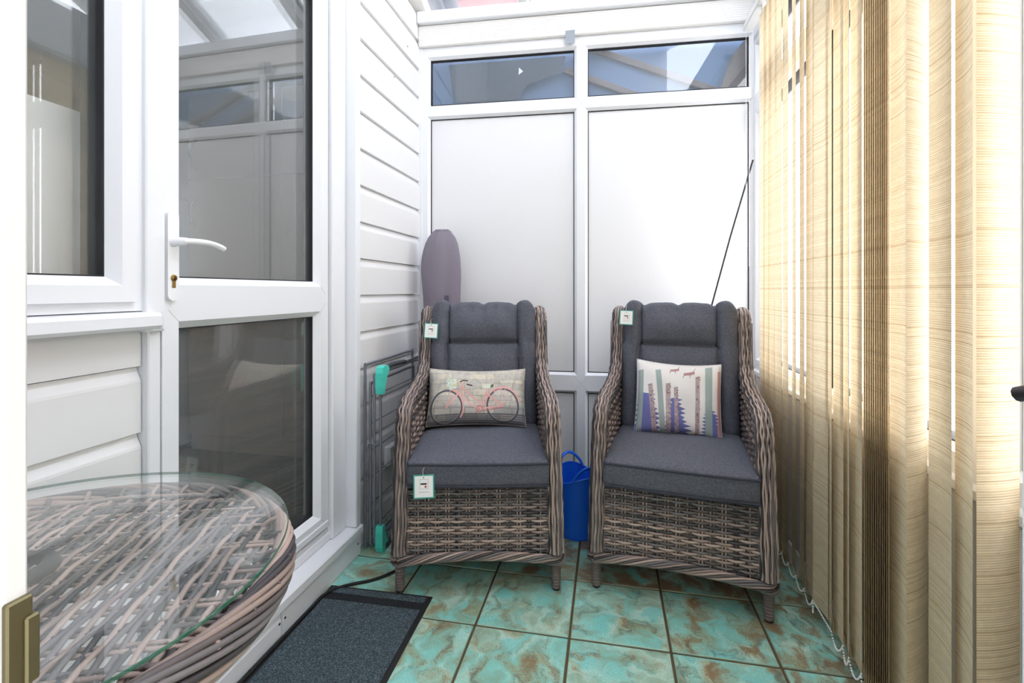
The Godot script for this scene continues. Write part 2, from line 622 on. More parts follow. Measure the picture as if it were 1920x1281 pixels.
func tag_image() -> Image:
	var im := Image.create(96, 112, false, Image.FORMAT_RGB8)
	im.fill(rgb(60, 168, 150))
	im.fill_rect(Rect2i(6, 6, 84, 100), rgb(246, 244, 240))
	for e in [Rect2i(30, 22, 38, 1), Rect2i(30, 66, 38, 1), Rect2i(30, 22, 1, 45), Rect2i(67, 22, 1, 45)]:
		im.fill_rect(e, rgb(150, 146, 142))
	im.fill_rect(Rect2i(33, 40, 28, 7), rgb(30, 28, 30))
	im.fill_rect(Rect2i(52, 52, 8, 9), rgb(190, 40, 44))
	im.fill_rect(Rect2i(24, 80, 48, 3), rgb(196, 192, 188))
	im.fill_rect(Rect2i(44, 11, 6, 6), rgb(120, 130, 126))
	return im

func fleck_image(seed_: int, dark: Color, light: Color, size := 256, stretch := 1.0) -> Image:
	var im := Image.create(size, size, false, Image.FORMAT_RGB8)
	var r := RandomNumberGenerator.new()
	r.seed = seed_
	for y in size:
		var carry := r.randf()
		for x in size:
			if r.randf() < 0.6:
				carry = r.randf()
			var k := lerpf(r.randf(), carry, stretch)
			im.set_pixel(x, y, dark.lerp(light, k * k))
	return im

# blind cloth: fine uneven threads running across each slat
func blind_image() -> Image:
	var W := 32
	var H := 1024
	var im := Image.create(W, H, false, Image.FORMAT_RGB8)
	var r := RandomNumberGenerator.new()
	r.seed = 404
	var n1 := noise(41, 0.02, 2)
	for y in H:
		var g := (y % 4) / 3.0
		var tone := rgb(240, 226, 196).lerp(rgb(198, 172, 134), clampf(g * 0.7 + r.randf_range(-0.25, 0.25), 0.0, 1.0))
		if r.randf() < 0.025:
			tone = rgb(182, 154, 116)
		for x in W:
			var k := 1.0 + 0.03 * n1.get_noise_2d(x * 4.0, y * 3.0) + r.randf_range(-0.02, 0.02)
			im.set_pixel(x, y, tone * k)
	return im

func make_materials() -> void:
	mat("upvc", rgb(236, 237, 240), 0.32)
	mat("jamb_paint", rgb(214, 212, 208), 0.5)
	mat("upvc_panel", rgb(232, 232, 233), 0.42)
	mat("cladding", rgb(233, 232, 232), 0.45)
	mat("cream_board", rgb(238, 235, 231), 0.5)
	mat("gasket", rgb(34, 34, 38), 0.7)
	mat("weld", rgb(176, 178, 184), 0.6)
	mat("grout", rgb(92, 76, 52), 0.95)
	mat("interior_wall", rgb(140, 110, 86), 0.9)
	mat("interior_floor", rgb(120, 84, 62), 0.6)
	mat("cupboard", rgb(216, 196, 174), 0.45)
	mat("fridge_white", rgb(222, 226, 230), 0.35)
	mat("chrome", rgb(200, 200, 204), 0.22, 1.0)
	mat("brass", rgb(150, 118, 66), 0.4, 1.0)
	mat("dark_metal", rgb(66, 62, 64), 0.35, 0.8)
	mat("handle_white", rgb(244, 244, 246), 0.25)
	mat("black_rubber", rgb(26, 25, 27), 0.75)
	mat("teal_plastic", rgb(80, 210, 192), 0.4)
	mat("grey_tube", rgb(132, 136, 144), 0.35, 0.4)
	mat("dark_grip", rgb(62, 66, 72), 0.7)
	mat("blue_plastic", rgb(26, 108, 236), 0.38)
	mat("sleeve_cloth", rgb(132, 124, 136), 0.92)
	mat("sleeve_label", rgb(96, 90, 104), 0.9)
	mat("tape", rgb(150, 156, 164), 0.4)
	mat("piping", rgb(58, 60, 70), 0.9)
	mat("foot", rgb(30, 28, 28), 0.7)
	mat("headrail", rgb(224, 224, 220), 0.4)
	mat("bead", rgb(240, 238, 236), 0.3)
	mat("brick_far", rgb(176, 112, 96), 0.9)
	mat("roof_far", rgb(96, 84, 92), 0.9)
	mat("gutter", rgb(92, 84, 82), 0.6)
	mat("paving", rgb(206, 202, 196), 0.9)
	mat("white_board", rgb(232, 236, 236), 0.5)
	mat("string", rgb(236, 234, 228), 0.8)
	mat("steel_dark", rgb(120, 112, 84), 0.4, 0.9)
	glassy("pane", Color(0.9, 0.95, 0.95), 0.03)
	glassy("roof_pane", Color(0.60, 0.62, 0.65), 0.40)
	glassy("film_pane", Color(0.10, 0.15, 0.22), 0.86, 0.06)
	mat("blue_sheet", rgb(88, 120, 160), 0.6)
	mat("batten", rgb(112, 108, 112), 0.8)
	glassy("torn_film", Color(0.16, 0.25, 0.34), 0.7, 0.1)
	glassy("table_glass", Color(0.9, 1.0, 0.97), 0.02)
	glassy("table_glass_edge", Color(0.02, 0.36, 0.27), 0.8, 0.05)
	glassy("suction_cup", Color(0.95, 0.97, 0.97), 0.10, 0.1)
	var w := mat("wicker", Color(1, 1, 1), 0.55)
	w.vertex_color_use_as_albedo = true
	var cloth := mat("charcoal_cloth", Color(1, 1, 1), 0.95)
	cloth.albedo_texture = tex(fleck_image(8, rgb(62, 64, 72), rgb(156, 158, 170), 256, 0.5))
	cloth.uv1_triplanar = true
	cloth.uv1_scale = Vector3(4.5, 4.5, 4.5)
	var carpet := mat("mat_carpet", Color(1, 1, 1), 1.0)
	carpet.albedo_texture = tex(fleck_image(18, rgb(34, 44, 50), rgb(126, 144, 150), 256, 0.1))
	carpet.uv1_triplanar = true
	carpet.uv1_scale = Vector3(2.2, 2.2, 2.2)
	var cd := mat("mat_dark", Color(0.5, 0.45, 0.47), 1.0)
	cd.albedo_texture = carpet.albedo_texture
	cd.uv1_triplanar = true
	cd.uv1_scale = Vector3(2.2, 2.2, 2.2)
	var bl := mat("blind_cloth", Color(1, 1, 1), 0.9)
	bl.albedo_texture = tex(blind_image())
	bl.backlight_enabled = true
	bl.backlight = Color(0.68, 0.68, 0.68)
	bl.cull_mode = BaseMaterial3D.CULL_DISABLED
	var pb := mat("bicycle_print", Color(1, 1, 1), 0.9)
	pb.albedo_texture = tex(bicycle_image())
	var pw := mat("woodland_print", Color(1, 1, 1), 0.9)
	pw.albedo_texture = tex(woodland_image())
	var tg := mat("tag_print", Color(1, 1, 1), 0.6)
	tg.albedo_texture = tex(tag_image())
	for k in 8:
		var s := mat("slate_%d" % k, Color(1, 1, 1), 0.38)
		s.albedo_texture = tex(slate_image(100 + 7 * k, [0.0, -0.05, 0.03, 0.06, 0.10, 0.2, 0.26, 0.34][k]))

# ------------------------------------------------------------------ the setting
const TILE := 0.305
const TX := -0.4237
const TZ := -1.8208
const XL := -1.034          # face of the cladding
const LZ := -2.55           # face of the end wall at its left corner
const XB := 0.66            # line of the vertical blind
const XR := 0.72            # face of the window wall
const ROOF := 0.40          # rise of the roof towards the camera
const RY := 2.60

func build_floor() -> void:
	var fl := struct("floor")
	bx("grout_bed", -1.12, 0.80, -0.06, -0.004, -2.70, 0.5, M.grout, fl, 0.0)
	var cache := {}
	var r := RandomNumberGenerator.new()
	r.seed = 12
	for i in range(-3, 5):
		for j in range(-8, 4):
			var x0 := TX + TILE * i + 0.0038
			var x1 := x0 + TILE - 0.0076
			var z1 := TZ - TILE * j - 0.0038
			var z0 := z1 - TILE + 0.0076
			x0 = maxf(x0, -1.05 if z1 < -1.80 else -1.04)
			x1 = minf(x1, 0.735)
			z0 = maxf(z0, -2.66)
			z1 = minf(z1, 0.45)
			if x1 - x0 < 0.02 or z1 - z0 < 0.02:
				continue
			var size := Vector3(snappedf(x1 - x0, 0.001), 0.012, snappedf(z1 - z0, 0.001))
			if not cache.has(size):
				var b := MB.new()
				b.box(Vector3.ZERO, size, 0.0018)
				cache[size] = b.mesh()
			var k: int
			if j >= 0 and i >= 0:
				k = [5, 6, 7][r.randi() % 3]
			elif i >= 3:
				k = [5, 6, 6][r.randi() % 3]
			elif i == 2:
				k = [3, 4, 4][r.randi() % 3]
			else:
				k = r.randi() % 4
			var o := part("tile", cache[size], M["slate_%d" % k], fl, Vector3((x0 + x1) * 0.5, -0.006 + r.randf_range(-0.0006, 0.0006), (z0 + z1) * 0.5))
			if absf(size.x - size.z) < 0.002:
				o.rotation.y = (r.randi() % 4) * PI / 2

# shiplap board: flat face, cove at the top; runs along local x
func board_mesh(length: float, h: float) -> ArrayMesh:
	var b := MB.new()
	var prof := PackedVector2Array([Vector2(0, -0.03), Vector2(0.0, -0.006), Vector2(0.002, 0.0), Vector2(h - 0.036, 0.0), Vector2(h - 0.030, -0.0012), Vector2(h - 0.012, -0.0105), Vector2(h - 0.002, -0.0125), Vector2(h - 0.002, -0.03)])
	# prism polygon (x = depth, y = height), thickness along local z, turned so that length runs along x
	var poly := PackedVector2Array()
	for p in prof:
		poly.push_back(Vector2(p.y, p.x))
	b.prism(poly, 0.0, length, Transform3D(Basis(Vector3(0, 0, 1), Vector3(0, 1, 0), Vector3(1, 0, 0)), Vector3.ZERO))
	return b.mesh()

func build_left() -> void:
	var wl := struct("wall_left")
	# local x of a turned node = -z of the world; a child node carries the boards
	bx("wall_core", -1.20, XL - 0.028, 0.0, 2.75, -2.62, -1.83, M.upvc_panel, wl)
	bx("wall_core", -1.20, -1.114, 0.0, 1.0, -0.955, 0.06, M.upvc_panel, wl)
	bx("wall_core", -1.20, -1.06, 2.30, 3.8, -1.84, 0.06, M.upvc_panel, wl)
	bx("wall_core", -1.20, XL - 0.028, 2.75, 3.3, -2.62, -1.83, M.upvc_panel, wl)
	bx("wall_core", -1.20, -1.06, 1.0, 2.32, -0.17, 0.06, M.upvc_panel, wl)
	var bm := board_mesh(0.742, 0.157)
	var y := 1.0674 - 7 * 0.157
	for k in 17:
		var o := part("siding_board", bm, M.cladding, wl, Vector3(XL, y + 0.157 * k, -1.822))
		o.rotation.y = PI / 2
	var bm2 := board_mesh(0.99, 0.157)
	for k in range(1, 6):
		var o := part("siding_board", bm2, M.cladding, wl, Vector3(-1.085, 0.907 - 0.157 * k, 0.04))
		o.rotation.y = PI / 2
	var bs := board_mesh(0.99, 0.115)
	var o2 := part("siding_board", bs, M.cladding, wl, Vector3(-1.085, 0.907, 0.04))
	o2.rotation.y = PI / 2
	# corner trims
	bx("corner_trim", -1.12, -1.066, 0.09, 1.0, -0.985, -0.952, M.upvc, wl, 0.003)
	bx("corner_trim", -1.12, -1.004, 0.12, 3.3, -1.838, -1.802, M.upvc, wl, 0.004)
	bx("corner_trim", -1.12, -1.026, 0.0, 0.12, -1.836, -1.80, M.upvc, wl, 0.003)
	bx("corner_trim", -1.045, -1.018, 0.0, 2.62, -2.56, -2.545, M.upvc, wl, 0.002)
	# small screw heads
	for s in [[2.37, -2.38], [2.14, -2.22]]:
		var b := MB.new()
		b.lathe([Vector2(0.0, 0.003), Vector2(0.004, 0.002), Vector2(0.005, 0.0)], 10, Vector3.ZERO, Basis(Vector3(0, 0, 1), -PI / 2))
		part("screw", b, M.tape, wl, Vector3(XL + 0.001, s[0], s[1]))

	# door step (threshold)
	var ds := struct("trim_1")
	bx("step_top", -1.16, -0.994, 0.084, 0.118, -1.846, 0.04, M.upvc, ds, 0.004)
	bx("step_riser", -1.15, -1.004, 0.0, 0.085, -1.838, -1.35, M.upvc, ds, 0.002)
	bx("step_riser", -1.15, -1.010, 0.0, 0.085, -1.347, 0.04, M.upvc, ds, 0.002)
	bx("cover_strip", -1.012, -1.0015, 0.006, 0.06, -1.34, 0.04, M.upvc, ds, 0.002)
	for z in [-1.815, -1.33, -1.36]:
		var b := MB.new()
		b.lathe([Vector2(0.0, 0.002), Vector2(0.0035, 0.001), Vector2(0.004, 0.0)], 10, Vector3.ZERO, Basis(Vector3(0, 0, 1), -PI / 2))
		part("screw", b, M.gasket, ds, Vector3(-1.0035 if z < -1.35 else -1.001, 0.05, z))

	# window sill board
	var sl := struct("trim_2")
	var prof := PackedVector2Array([Vector2(0, 0), Vector2(0.0, -0.008), Vector2(0.062, -0.008), Vector2(0.070, 0.0), Vector2(0.070, 0.022), Vector2(0.064, 0.029), Vector2(0.0, 0.034)])
	var b2 := MB.new()
	b2.prism(prof, 0.0, 0.95, Transform3D(Basis(), Vector3.ZERO))
	part("sill_board", b2, M.upvc, sl, Vector3(-1.094, 1.006, -0.95))
	bx("end_cap", -1.09, -1.022, 0.996, 1.037, -0.953, -0.950, M.upvc, sl, 0.001)

	# the window beside the door: local x = -z, local z = +x
	var w1 := struct("window_1", Vector3(-1.065, 0, 0), PI / 2)
	var f := MB.new()
	f.mitre(0.17, 0.935, 1.04, 2.30, [Vector2(0, -0.07), Vector2(0, 0.0), Vector2(0.02, 0.0), Vector2(0.022, 0.014), Vector2(0.058, 0.014), Vector2(0.078, -0.012), Vector2(0.078, -0.07)])
	part("sash_frame", f, M.upvc, w1)
	var g := MB.new()
	g.mitre(0.2465, 0.8585, 1.1165, 2.2235, [Vector2(0, -0.072), Vector2(0, -0.011), Vector2(0.004, -0.011), Vector2(0.004, -0.072)])
	part("gasket", g, M.gasket, w1)
	bx("pane", 0.249, 0.856, 1.119, 2.221, -0.032, -0.030, M.pane, w1, 0.0)
	bx("pane", 0.249, 0.856, 1.119, 2.221, -0.054, -0.052, M.pane, w1, 0.0)
	bx("frame_post", 0.935, 0.985, 0.99, 2.32, -0.07, 0.012, M.upvc, w1, 0.003)

	# the glazed door
	var d := struct("door_1", Vector3(-1.065, 0, 0), PI / 2)
	var lf := MB.new()
	var pr := [Vector2(0, -0.06), Vector2(0, 0.0), Vector2(0.046, 0.0), Vector2(0.066, -0.024), Vector2(0.066, -0.06)]
	lf.mitre(0.987, 1.697, 1.055, 2.255, pr)
	lf.mitre(0.987, 1.697, 0.175, 1.055, pr)
	part("leaf", lf, M.upvc, d)
	var gk := MB.new()
	for yy in [[1.055, 2.255], [0.175, 1.055]]:
		gk.mitre(0.987 + 0.0645, 1.697 - 0.0645, yy[0] + 0.0645, yy[1] - 0.0645, [Vector2(0, -0.062), Vector2(0, -0.023), Vector2(0.004, -0.023), Vector2(0.004, -0.062)])
	part("gasket", gk, M.gasket, d)
	for yy in [[1.055, 2.255], [0.175, 1.055]]:
		for zz in [-0.036, -0.056]:
			bx("pane", 1.053, 1.631, yy[0] + 0.066, yy[1] - 0.066, zz, zz - 0.002, M.pane, d, 0.0)
	var fr := MB.new()
	fr.span(1.704, 1.80, 0.118, 2.33, -0.07, 0.016, 0.004)
	fr.span(0.955, 1.704, 2.265, 2.33, -0.07, 0.012, 0.004)
	part("door_frame", fr, M.upvc, d)
	var gap := MB.new()
	gap.span(1.6965, 1.7045, 0.13, 2.26, -0.05, -0.012, 0.0)
	gap.span(0.985, 1.70, 0.160, 0.176, -0.05, -0.015, 0.0)
	part("gasket", gap, M.gasket, d)
	var th := MB.new()
	th.span(0.95, 1.705, 0.118, 0.150, -0.07, 0.004, 0.003)
	th.span(0.95, 1.705, 0.150, 0.163, -0.05, -0.004, 0.003)
	part("threshold", th, M.upvc, d)
	bx("weather_strip", 0.99, 1.695, 0.176, 0.20, 0.0, 0.006, M.upvc, d, 0.002)
	var wd := MB.new()
	for e in [[1.033, 1.004], [1.651, 1.680]]:
		for s in [-1.0, 1.0]:
			wd.tube(PackedVector3Array([Vector3(e[0], 1.055 + s * 0.046, 0.0), Vector3(e[1], 1.055 + s * 0.016, 0.0)]), 0.0006, 0.0006, 4)
	wd.tube(PackedVector3Array([Vector3(1.651, 0.221, 0.0), Vector3(1.696, 0.176, 0.0)]), 0.0006, 0.0006, 4)
	part("weld_line", wd, M.weld, d)
	# handle
	var hp := MB.new()
	var poly := PackedVector2Array()
	for k in 13:
		var a := PI * k / 12.0
		poly.push_back(Vector2(cos(a) * 0.0155, 1.287 - 0.0155 + sin(a) * 0.0155))
	for k in 13:
		var a := PI + PI * k / 12.0
		poly.push_back(Vector2(cos(a) * 0.0155, 1.062 + 0.0155 + sin(a) * 0.0155))
	hp.prism(poly, 0.0, 0.011)
	var hd := part("handle_plate", hp, M.handle_white, d, Vector3(1.008, 0, 0))
	var lv := MB.new()
	lv.lathe([Vector2(0.0, 0.05), Vector2(0.009, 0.049), Vector2(0.0105, 0.03), Vector2(0.012, 0.014), Vector2(0.0135, 0.0105)], 20, Vector3(0, 1.208, 0.0), Basis(Vector3(1, 0, 0), PI / 2))
	lv.tube(smooth_path([Vector3(-0.004, 1.208, 0.042), Vector3(0.02, 1.210, 0.047), Vector3(0.06, 1.210, 0.050), Vector3(0.095, 1.206, 0.047), Vector3(0.122, 1.200, 0.043)], 6), 0.0085, 0.0075, 12)
	part("lever", lv, M.handle_white, hd)
	var kh := MB.new()
	kh.lathe([Vector2(0.0, 0.004), Vector2(0.0075, 0.0035), Vector2(0.0085, 0.0)], 18, Vector3(0, 1.118, 0.011), Basis(Vector3(1, 0, 0), PI / 2))
	kh.span(-0.0045, 0.0045, 1.094, 1.115, 0.011, 0.0135, 0.001)
	part("lock_cylinder", kh, M.brass, hd)
	var ks := MB.new()
	ks.span(-0.001, 0.001, 1.113, 1.123, 0.0148, 0.0156, 0.0)
	part("keyhole", ks, M.black_rubber, hd)

func light_frame(b: MB, x0: float, x1: float, y0: float, y1: float, l: float, r: float, bo: float, to: float) -> void:
	# four members round one light, each of its own width, with a sloped bead
	var z1 := 0.0
	var bead := 0.014
	for s in [[x0 - l, y0 - bo, x0 - bead, y1 + to], [x1 + bead, y0 - bo, x1 + r, y1 + to]]:
		b.span(s[0], s[2], s[1], s[3], -0.06, z1, 0.0)
	for s in [[x0 - bead, y0 - bo, x1 + bead, y0 - bead], [x0 - bead, y1 + bead, x1 + bead, y1 + to]]:
		b.span(s[0], s[2], s[1], s[3], -0.06, z1, 0.0)
	b.mitre(x0 - bead, x1 + bead, y0 - bead, y1 + bead, [Vector2(0, -0.05), Vector2(0, 0.0), Vector2(bead, -0.016), Vector2(bead, -0.05)])

func build_end() -> void:
	var w := struct("wall_end", Vector3(XL, 0, LZ), deg_to_rad(2.4))
	var X := [0.060, 0.858, 0.930, 1.738, 1.80]
	var fm := MB.new()
	var rows := [[2.122, 2.375], [0.650, 2.044], [0.07, 0.540]]
	var bot := [0.039, 0.055, 0.07]
	var top := [0.064, 0.039, 0.055]
	for k in 3:
		light_frame(fm, X[0], X[1], rows[k][0], rows[k][1], 0.060, 0.036, bot[k], top[k])
		light_frame(fm, X[2], X[3], rows[k][0], rows[k][1], 0.036, 0.062, bot[k], top[k])
	part("frame", fm, M.upvc, w)
	# V joints of the welded cross pieces
	var vj := MB.new()
	for yy in [2.083, 0.595]:
		for sx in [-1.0, 1.0]:
			for sy in [-1.0, 1.0]:
				var dv := Vector3(sx * 0.036, sy * 0.038, 0)
				vj.tube(PackedVector3Array([Vector3(0.894, yy, 0.0), Vector3(0.894, yy, 0.0) + dv]), 0.0006, 0.0006, 4)
	part("weld_line", vj, M.weld, w)
	var gk := MB.new()
	for k in 3:
		for s in 2:
			gk.mitre(X[s * 2] - 0.001, X[s * 2 + 1] + 0.001, rows[k][0] - 0.001, rows[k][1] + 0.001, [Vector2(0, -0.04), Vector2(0, -0.0155), Vector2(0.005, -0.0155), Vector2(0.005, -0.04)])
	part("gasket", gk, M.gasket, w)
	for k in [1, 2]:
		for s in 2:
			bx("panel", X[s * 2] + 0.002, X[s * 2 + 1] - 0.002, rows[k][0] + 0.002, rows[k][1] - 0.002, -0.045, -0.021, M.upvc_panel, w, 0.002)
	bx("board", 0.0, 1.82, 2.440, 2.556, -0.06, 0.022, M.cream_board, w, 0.004)
	bx("eaves_trim", 0.0, 1.84, 2.558, 2.622, -0.10, 0.050, M.upvc, w, 0.004)
	var rb := MB.new()
	for k in 9:
		rb.span(0.0, 1.82, 2.452 + 0.0112 * k, 2.4560 + 0.0112 * k, 0.0215, 0.0232, 0.0008)
	part("board_ribs", rb, M.cream_board, w)
	# top lights: clear panes with blue sheeting fixed behind them
	for s in 2:
		var tl := struct("window_%d" % (2 + s), w.position, w.rotation.y)
		bx("pane", X[s * 2] + 0.003, X[s * 2 + 1] - 0.003, rows[0][0] + 0.003, rows[0][1] - 0.003, -0.028, -0.026, M.pane, tl, 0.0)
		bx("backing_sheet", X[s * 2] - 0.03, X[s * 2 + 1] + 0.03, rows[0][0] - 0.03, rows[0][1] + 0.03, -0.10, -0.09, M.blue_sheet, tl, 0.0)
		if s == 0:
			var fb := MB.new()
			fb.prism(PackedVector2Array([Vector2(0.19, 2.140), Vector2(0.175, 2.25), Vector2(0.160, 2.352), Vector2(0.50, 2.352), Vector2(0.81, 2.355), Vector2(0.79, 2.262), Vector2(0.70, 2.24), Vector2(0.60, 2.21), Vector2(0.57, 2.17), Vector2(0.57, 2.135)]), -0.0290, -0.0284)
			part("torn_film", fb, M.torn_film, tl)
			var hole := MB.new()
			hole.prism(PackedVector2Array([Vector2(0.555, 2.27), Vector2(0.58, 2.287), Vector2(0.557, 2.31)]), -0.0284, -0.0282)
			part("film_tear", hole, M.fridge_white, tl)
		else:
			for e in [[0.90, 2.425, 1.64, 2.115], [0.80, 2.30, 1.42, 2.035]]:
				var bb := MB.new()
				var p0 := Vector3(e[0], e[1], -0.074)
				var p1 := Vector3(e[2], e[3], -0.074)
				bb.box((p0 + p1) * 0.5, Vector3(p0.distance_to(p1), 0.034, 0.022), 0.003, Basis(Vector3(0, 0, 1), atan2(p1.y - p0.y, p1.x - p0.x)))
				part("batten", bb, M.batten, tl)
			var tr := MB.new()
			tr.prism(PackedVector2Array([Vector2(1.60, 2.10), Vector2(1.665, 2.30), Vector2(1.73, 2.385), Vector2(1.76, 2.385), Vector2(1.76, 2.10)]), -0.072, -0.066)
			part("batten", tr, M.batten, tl)
		bx("cavity_board", X[s * 2] - 0.03, X[s * 2 + 1] + 0.03, rows[0][0] - 0.045, rows[0][0] - 0.03, -0.10, -0.058, M.upvc_panel, tl, 0.0)

func build_right() -> void:
	var w := struct("wall_right")
	# low white panels under the windows
	var zs := [-2.64, -1.86, -1.10, -0.34, 0.5]
	bx("wall_core", XR + 0.01, XR + 0.09, 0.0, 0.70, -2.66, 0.5, M.upvc_panel, w, 0.0)
	for k in 4:
		bx("panel", XR + 0.004, XR + 0.012, 0.10, 0.66, zs[k] + 0.04, zs[k + 1] - 0.04, M.upvc_panel, w, 0.003)
	bx("top_wall", XR, XR + 0.09, 2.34, 2.66, -2.66, 0.5, M.upvc_panel, w, 0.0)
	var tp := MB.new()
	tp.prism(PackedVector2Array([Vector2(-2.66, 2.60), Vector2(0.5, 2.60), Vector2(0.5, RY + ROOF * 3.05 - 0.03), Vector2(-2.66, 2.60 - 0.03)]), 0.0, 0.09, Transform3D(Basis(Vector3(0, 0, 1), Vector3(0, 1, 0), Vector3(-1, 0, 0)), Vector3(XR + 0.09, 0, 0)))
	part("gable_panel", tp, M.upvc_panel, w)
	for k in 4:
		var n := struct("window_%d" % (4 + k), Vector3(XR, 0, 0), -PI / 2)
		# local x = +z, local z = -x
		var f := MB.new()
		f.mitre(zs[k], zs[k + 1], 0.70, 2.02, [Vector2(0, -0.07), Vector2(0, 0.0), Vector2(0.045, 0.0), Vector2(0.06, -0.018), Vector2(0.06, -0.07)])
		f.mitre(zs[k], zs[k + 1], 2.02, 2.36, [Vector2(0, -0.07), Vector2(0, 0.0), Vector2(0.045, 0.0), Vector2(0.06, -0.018), Vector2(0.06, -0.07)])
		part("frame", f, M.upvc, n)
		var g := MB.new()
		for yy in [[0.70, 2.02], [2.02, 2.36]]:
			g.mitre(zs[k] + 0.059, zs[k + 1] - 0.059, yy[0] + 0.059, yy[1] - 0.059, [Vector2(0, -0.065), Vector2(0, -0.0175), Vector2(0.004, -0.0175), Vector2(0.004, -0.065)])
		part("gasket", g, M.gasket, n)
		bx("pane", zs[k] + 0.06, zs[k + 1] - 0.06, 0.76, 1.96, -0.04, -0.038, M.pane, n, 0.0)
		bx("pane", zs[k] + 0.06, zs[k + 1] - 0.06, 2.08, 2.30, -0.04, -0.038, M.pane, n, 0.0)
	var bb := struct("baseboard_right")
	bx("skirting", XR - 0.008, XR + 0.004, 0.0, 0.075, -2.60, 0.45, M.upvc, bb, 0.003)
	bx("sill_strip", XR - 0.02, XR + 0.01, 0.675, 0.70, -2.60, 0.45, M.upvc, bb, 0.004)

func build_roof() -> void:
	var rf := struct("ceiling")
	var ang := atan(ROOF)
	var L := 3.35
	var holder := Node3D.new()
	holder.name = "roof_slope"
	rf.add_child(holder)
	holder.position = Vector3(0, RY + 0.02, LZ - 0.06)
	holder.rotation.x = -ang
	for x in [-0.446, 0.167, 0.78]:
		var rb := MB.new()
		rb.span(x - 0.026, x + 0.026, -0.03, 0.035, 0.0, L, 0.004)
		rb.span(x - 0.040, x + 0.040, 0.036, 0.058, 0.0, L, 0.004)
		part("rafter", rb, M.upvc, holder)
	bx("wall_plate", -1.06, -0.985, -0.02, 0.05, 0.0, L, M.cream_board, holder, 0.004)
	bx("ridge_bar", -1.06, 0.83, -0.03, 0.06, L - 0.06, L, M.upvc, holder, 0.004)
	for s in [[-0.985, -0.472], [-0.420, 0.141], [0.193, 0.754]]:
		bx("pane", s[0], s[1], 0.030, 0.034, 0.0, L - 0.06, M.roof_pane, holder, 0.0)

func build_back() -> void:
	# the wall with the doorway the picture is taken from
	var w := struct("wall_back")
	bx("wall_core", -1.20, -0.24, 0.0, 3.75, -0.10, 0.02, M.upvc_panel, w, 0.0)
	bx("wall_core", 0.58, 0.81, 0.0, 3.75, -0.10, 0.02, M.upvc_panel, w, 0.0)
	bx("wall_core", -0.24, 0.58, 2.12, 3.75, -0.10, 0.02, M.upvc_panel, w, 0.0)
	bx("door_jamb", -0.26, -0.19, 0.0, 2.14, -0.118, 0.03, M.jamb_paint, w, 0.002)
	bx("jamb_lip", -0.192, -0.179, 0.0, 2.14, -0.1198, -0.1125, M.jamb_paint, w, 0.0012)
	bx("door_jamb", 0.55, 0.60, 0.0, 2.14, -0.118, 0.03, M.upvc, w, 0.003)
	var k := MB.new()
	k.span(-0.1795, -0.1770, 0.955, 0.992, -0.1196, -0.1125, 0.0006)
	k.span(-0.1795, -0.1755, 0.965, 0.986, -0.1205, -0.1165, 0.0006)
	part("strike_plate", k, M.steel_dark, w)
	# the open door leaf on the right with its lever
	var d := struct("door_2", Vector3(0.555, 0, -0.11), PI / 2 + 0.248)
	var f := MB.new()
	f.mitre(0.0, 0.511, 0.03, 2.08, [Vector2(0, 0.0), Vector2(0, 0.05), Vector2(0.075, 0.05), Vector2(0.095, 0.03), Vector2(0.095, 0.0)])
	part("leaf", f, M.upvc, d)
	bx("pane", 0.094, 0.416, 0.124, 1.986, 0.020, 0.022, M.pane, d, 0.0)
	var lv := MB.new()
	lv.tube(smooth_path([Vector3(0.452, 0.993, 0.0), Vector3(0.452, 0.992, -0.012), Vector3(0.458, 0.990, -0.016), Vector3(0.485, 0.985, -0.017), Vector3(0.5005, 0.980, -0.017)], 5), 0.008, 0.008, 10)
	part("lever", lv, M.dark_metal, d)

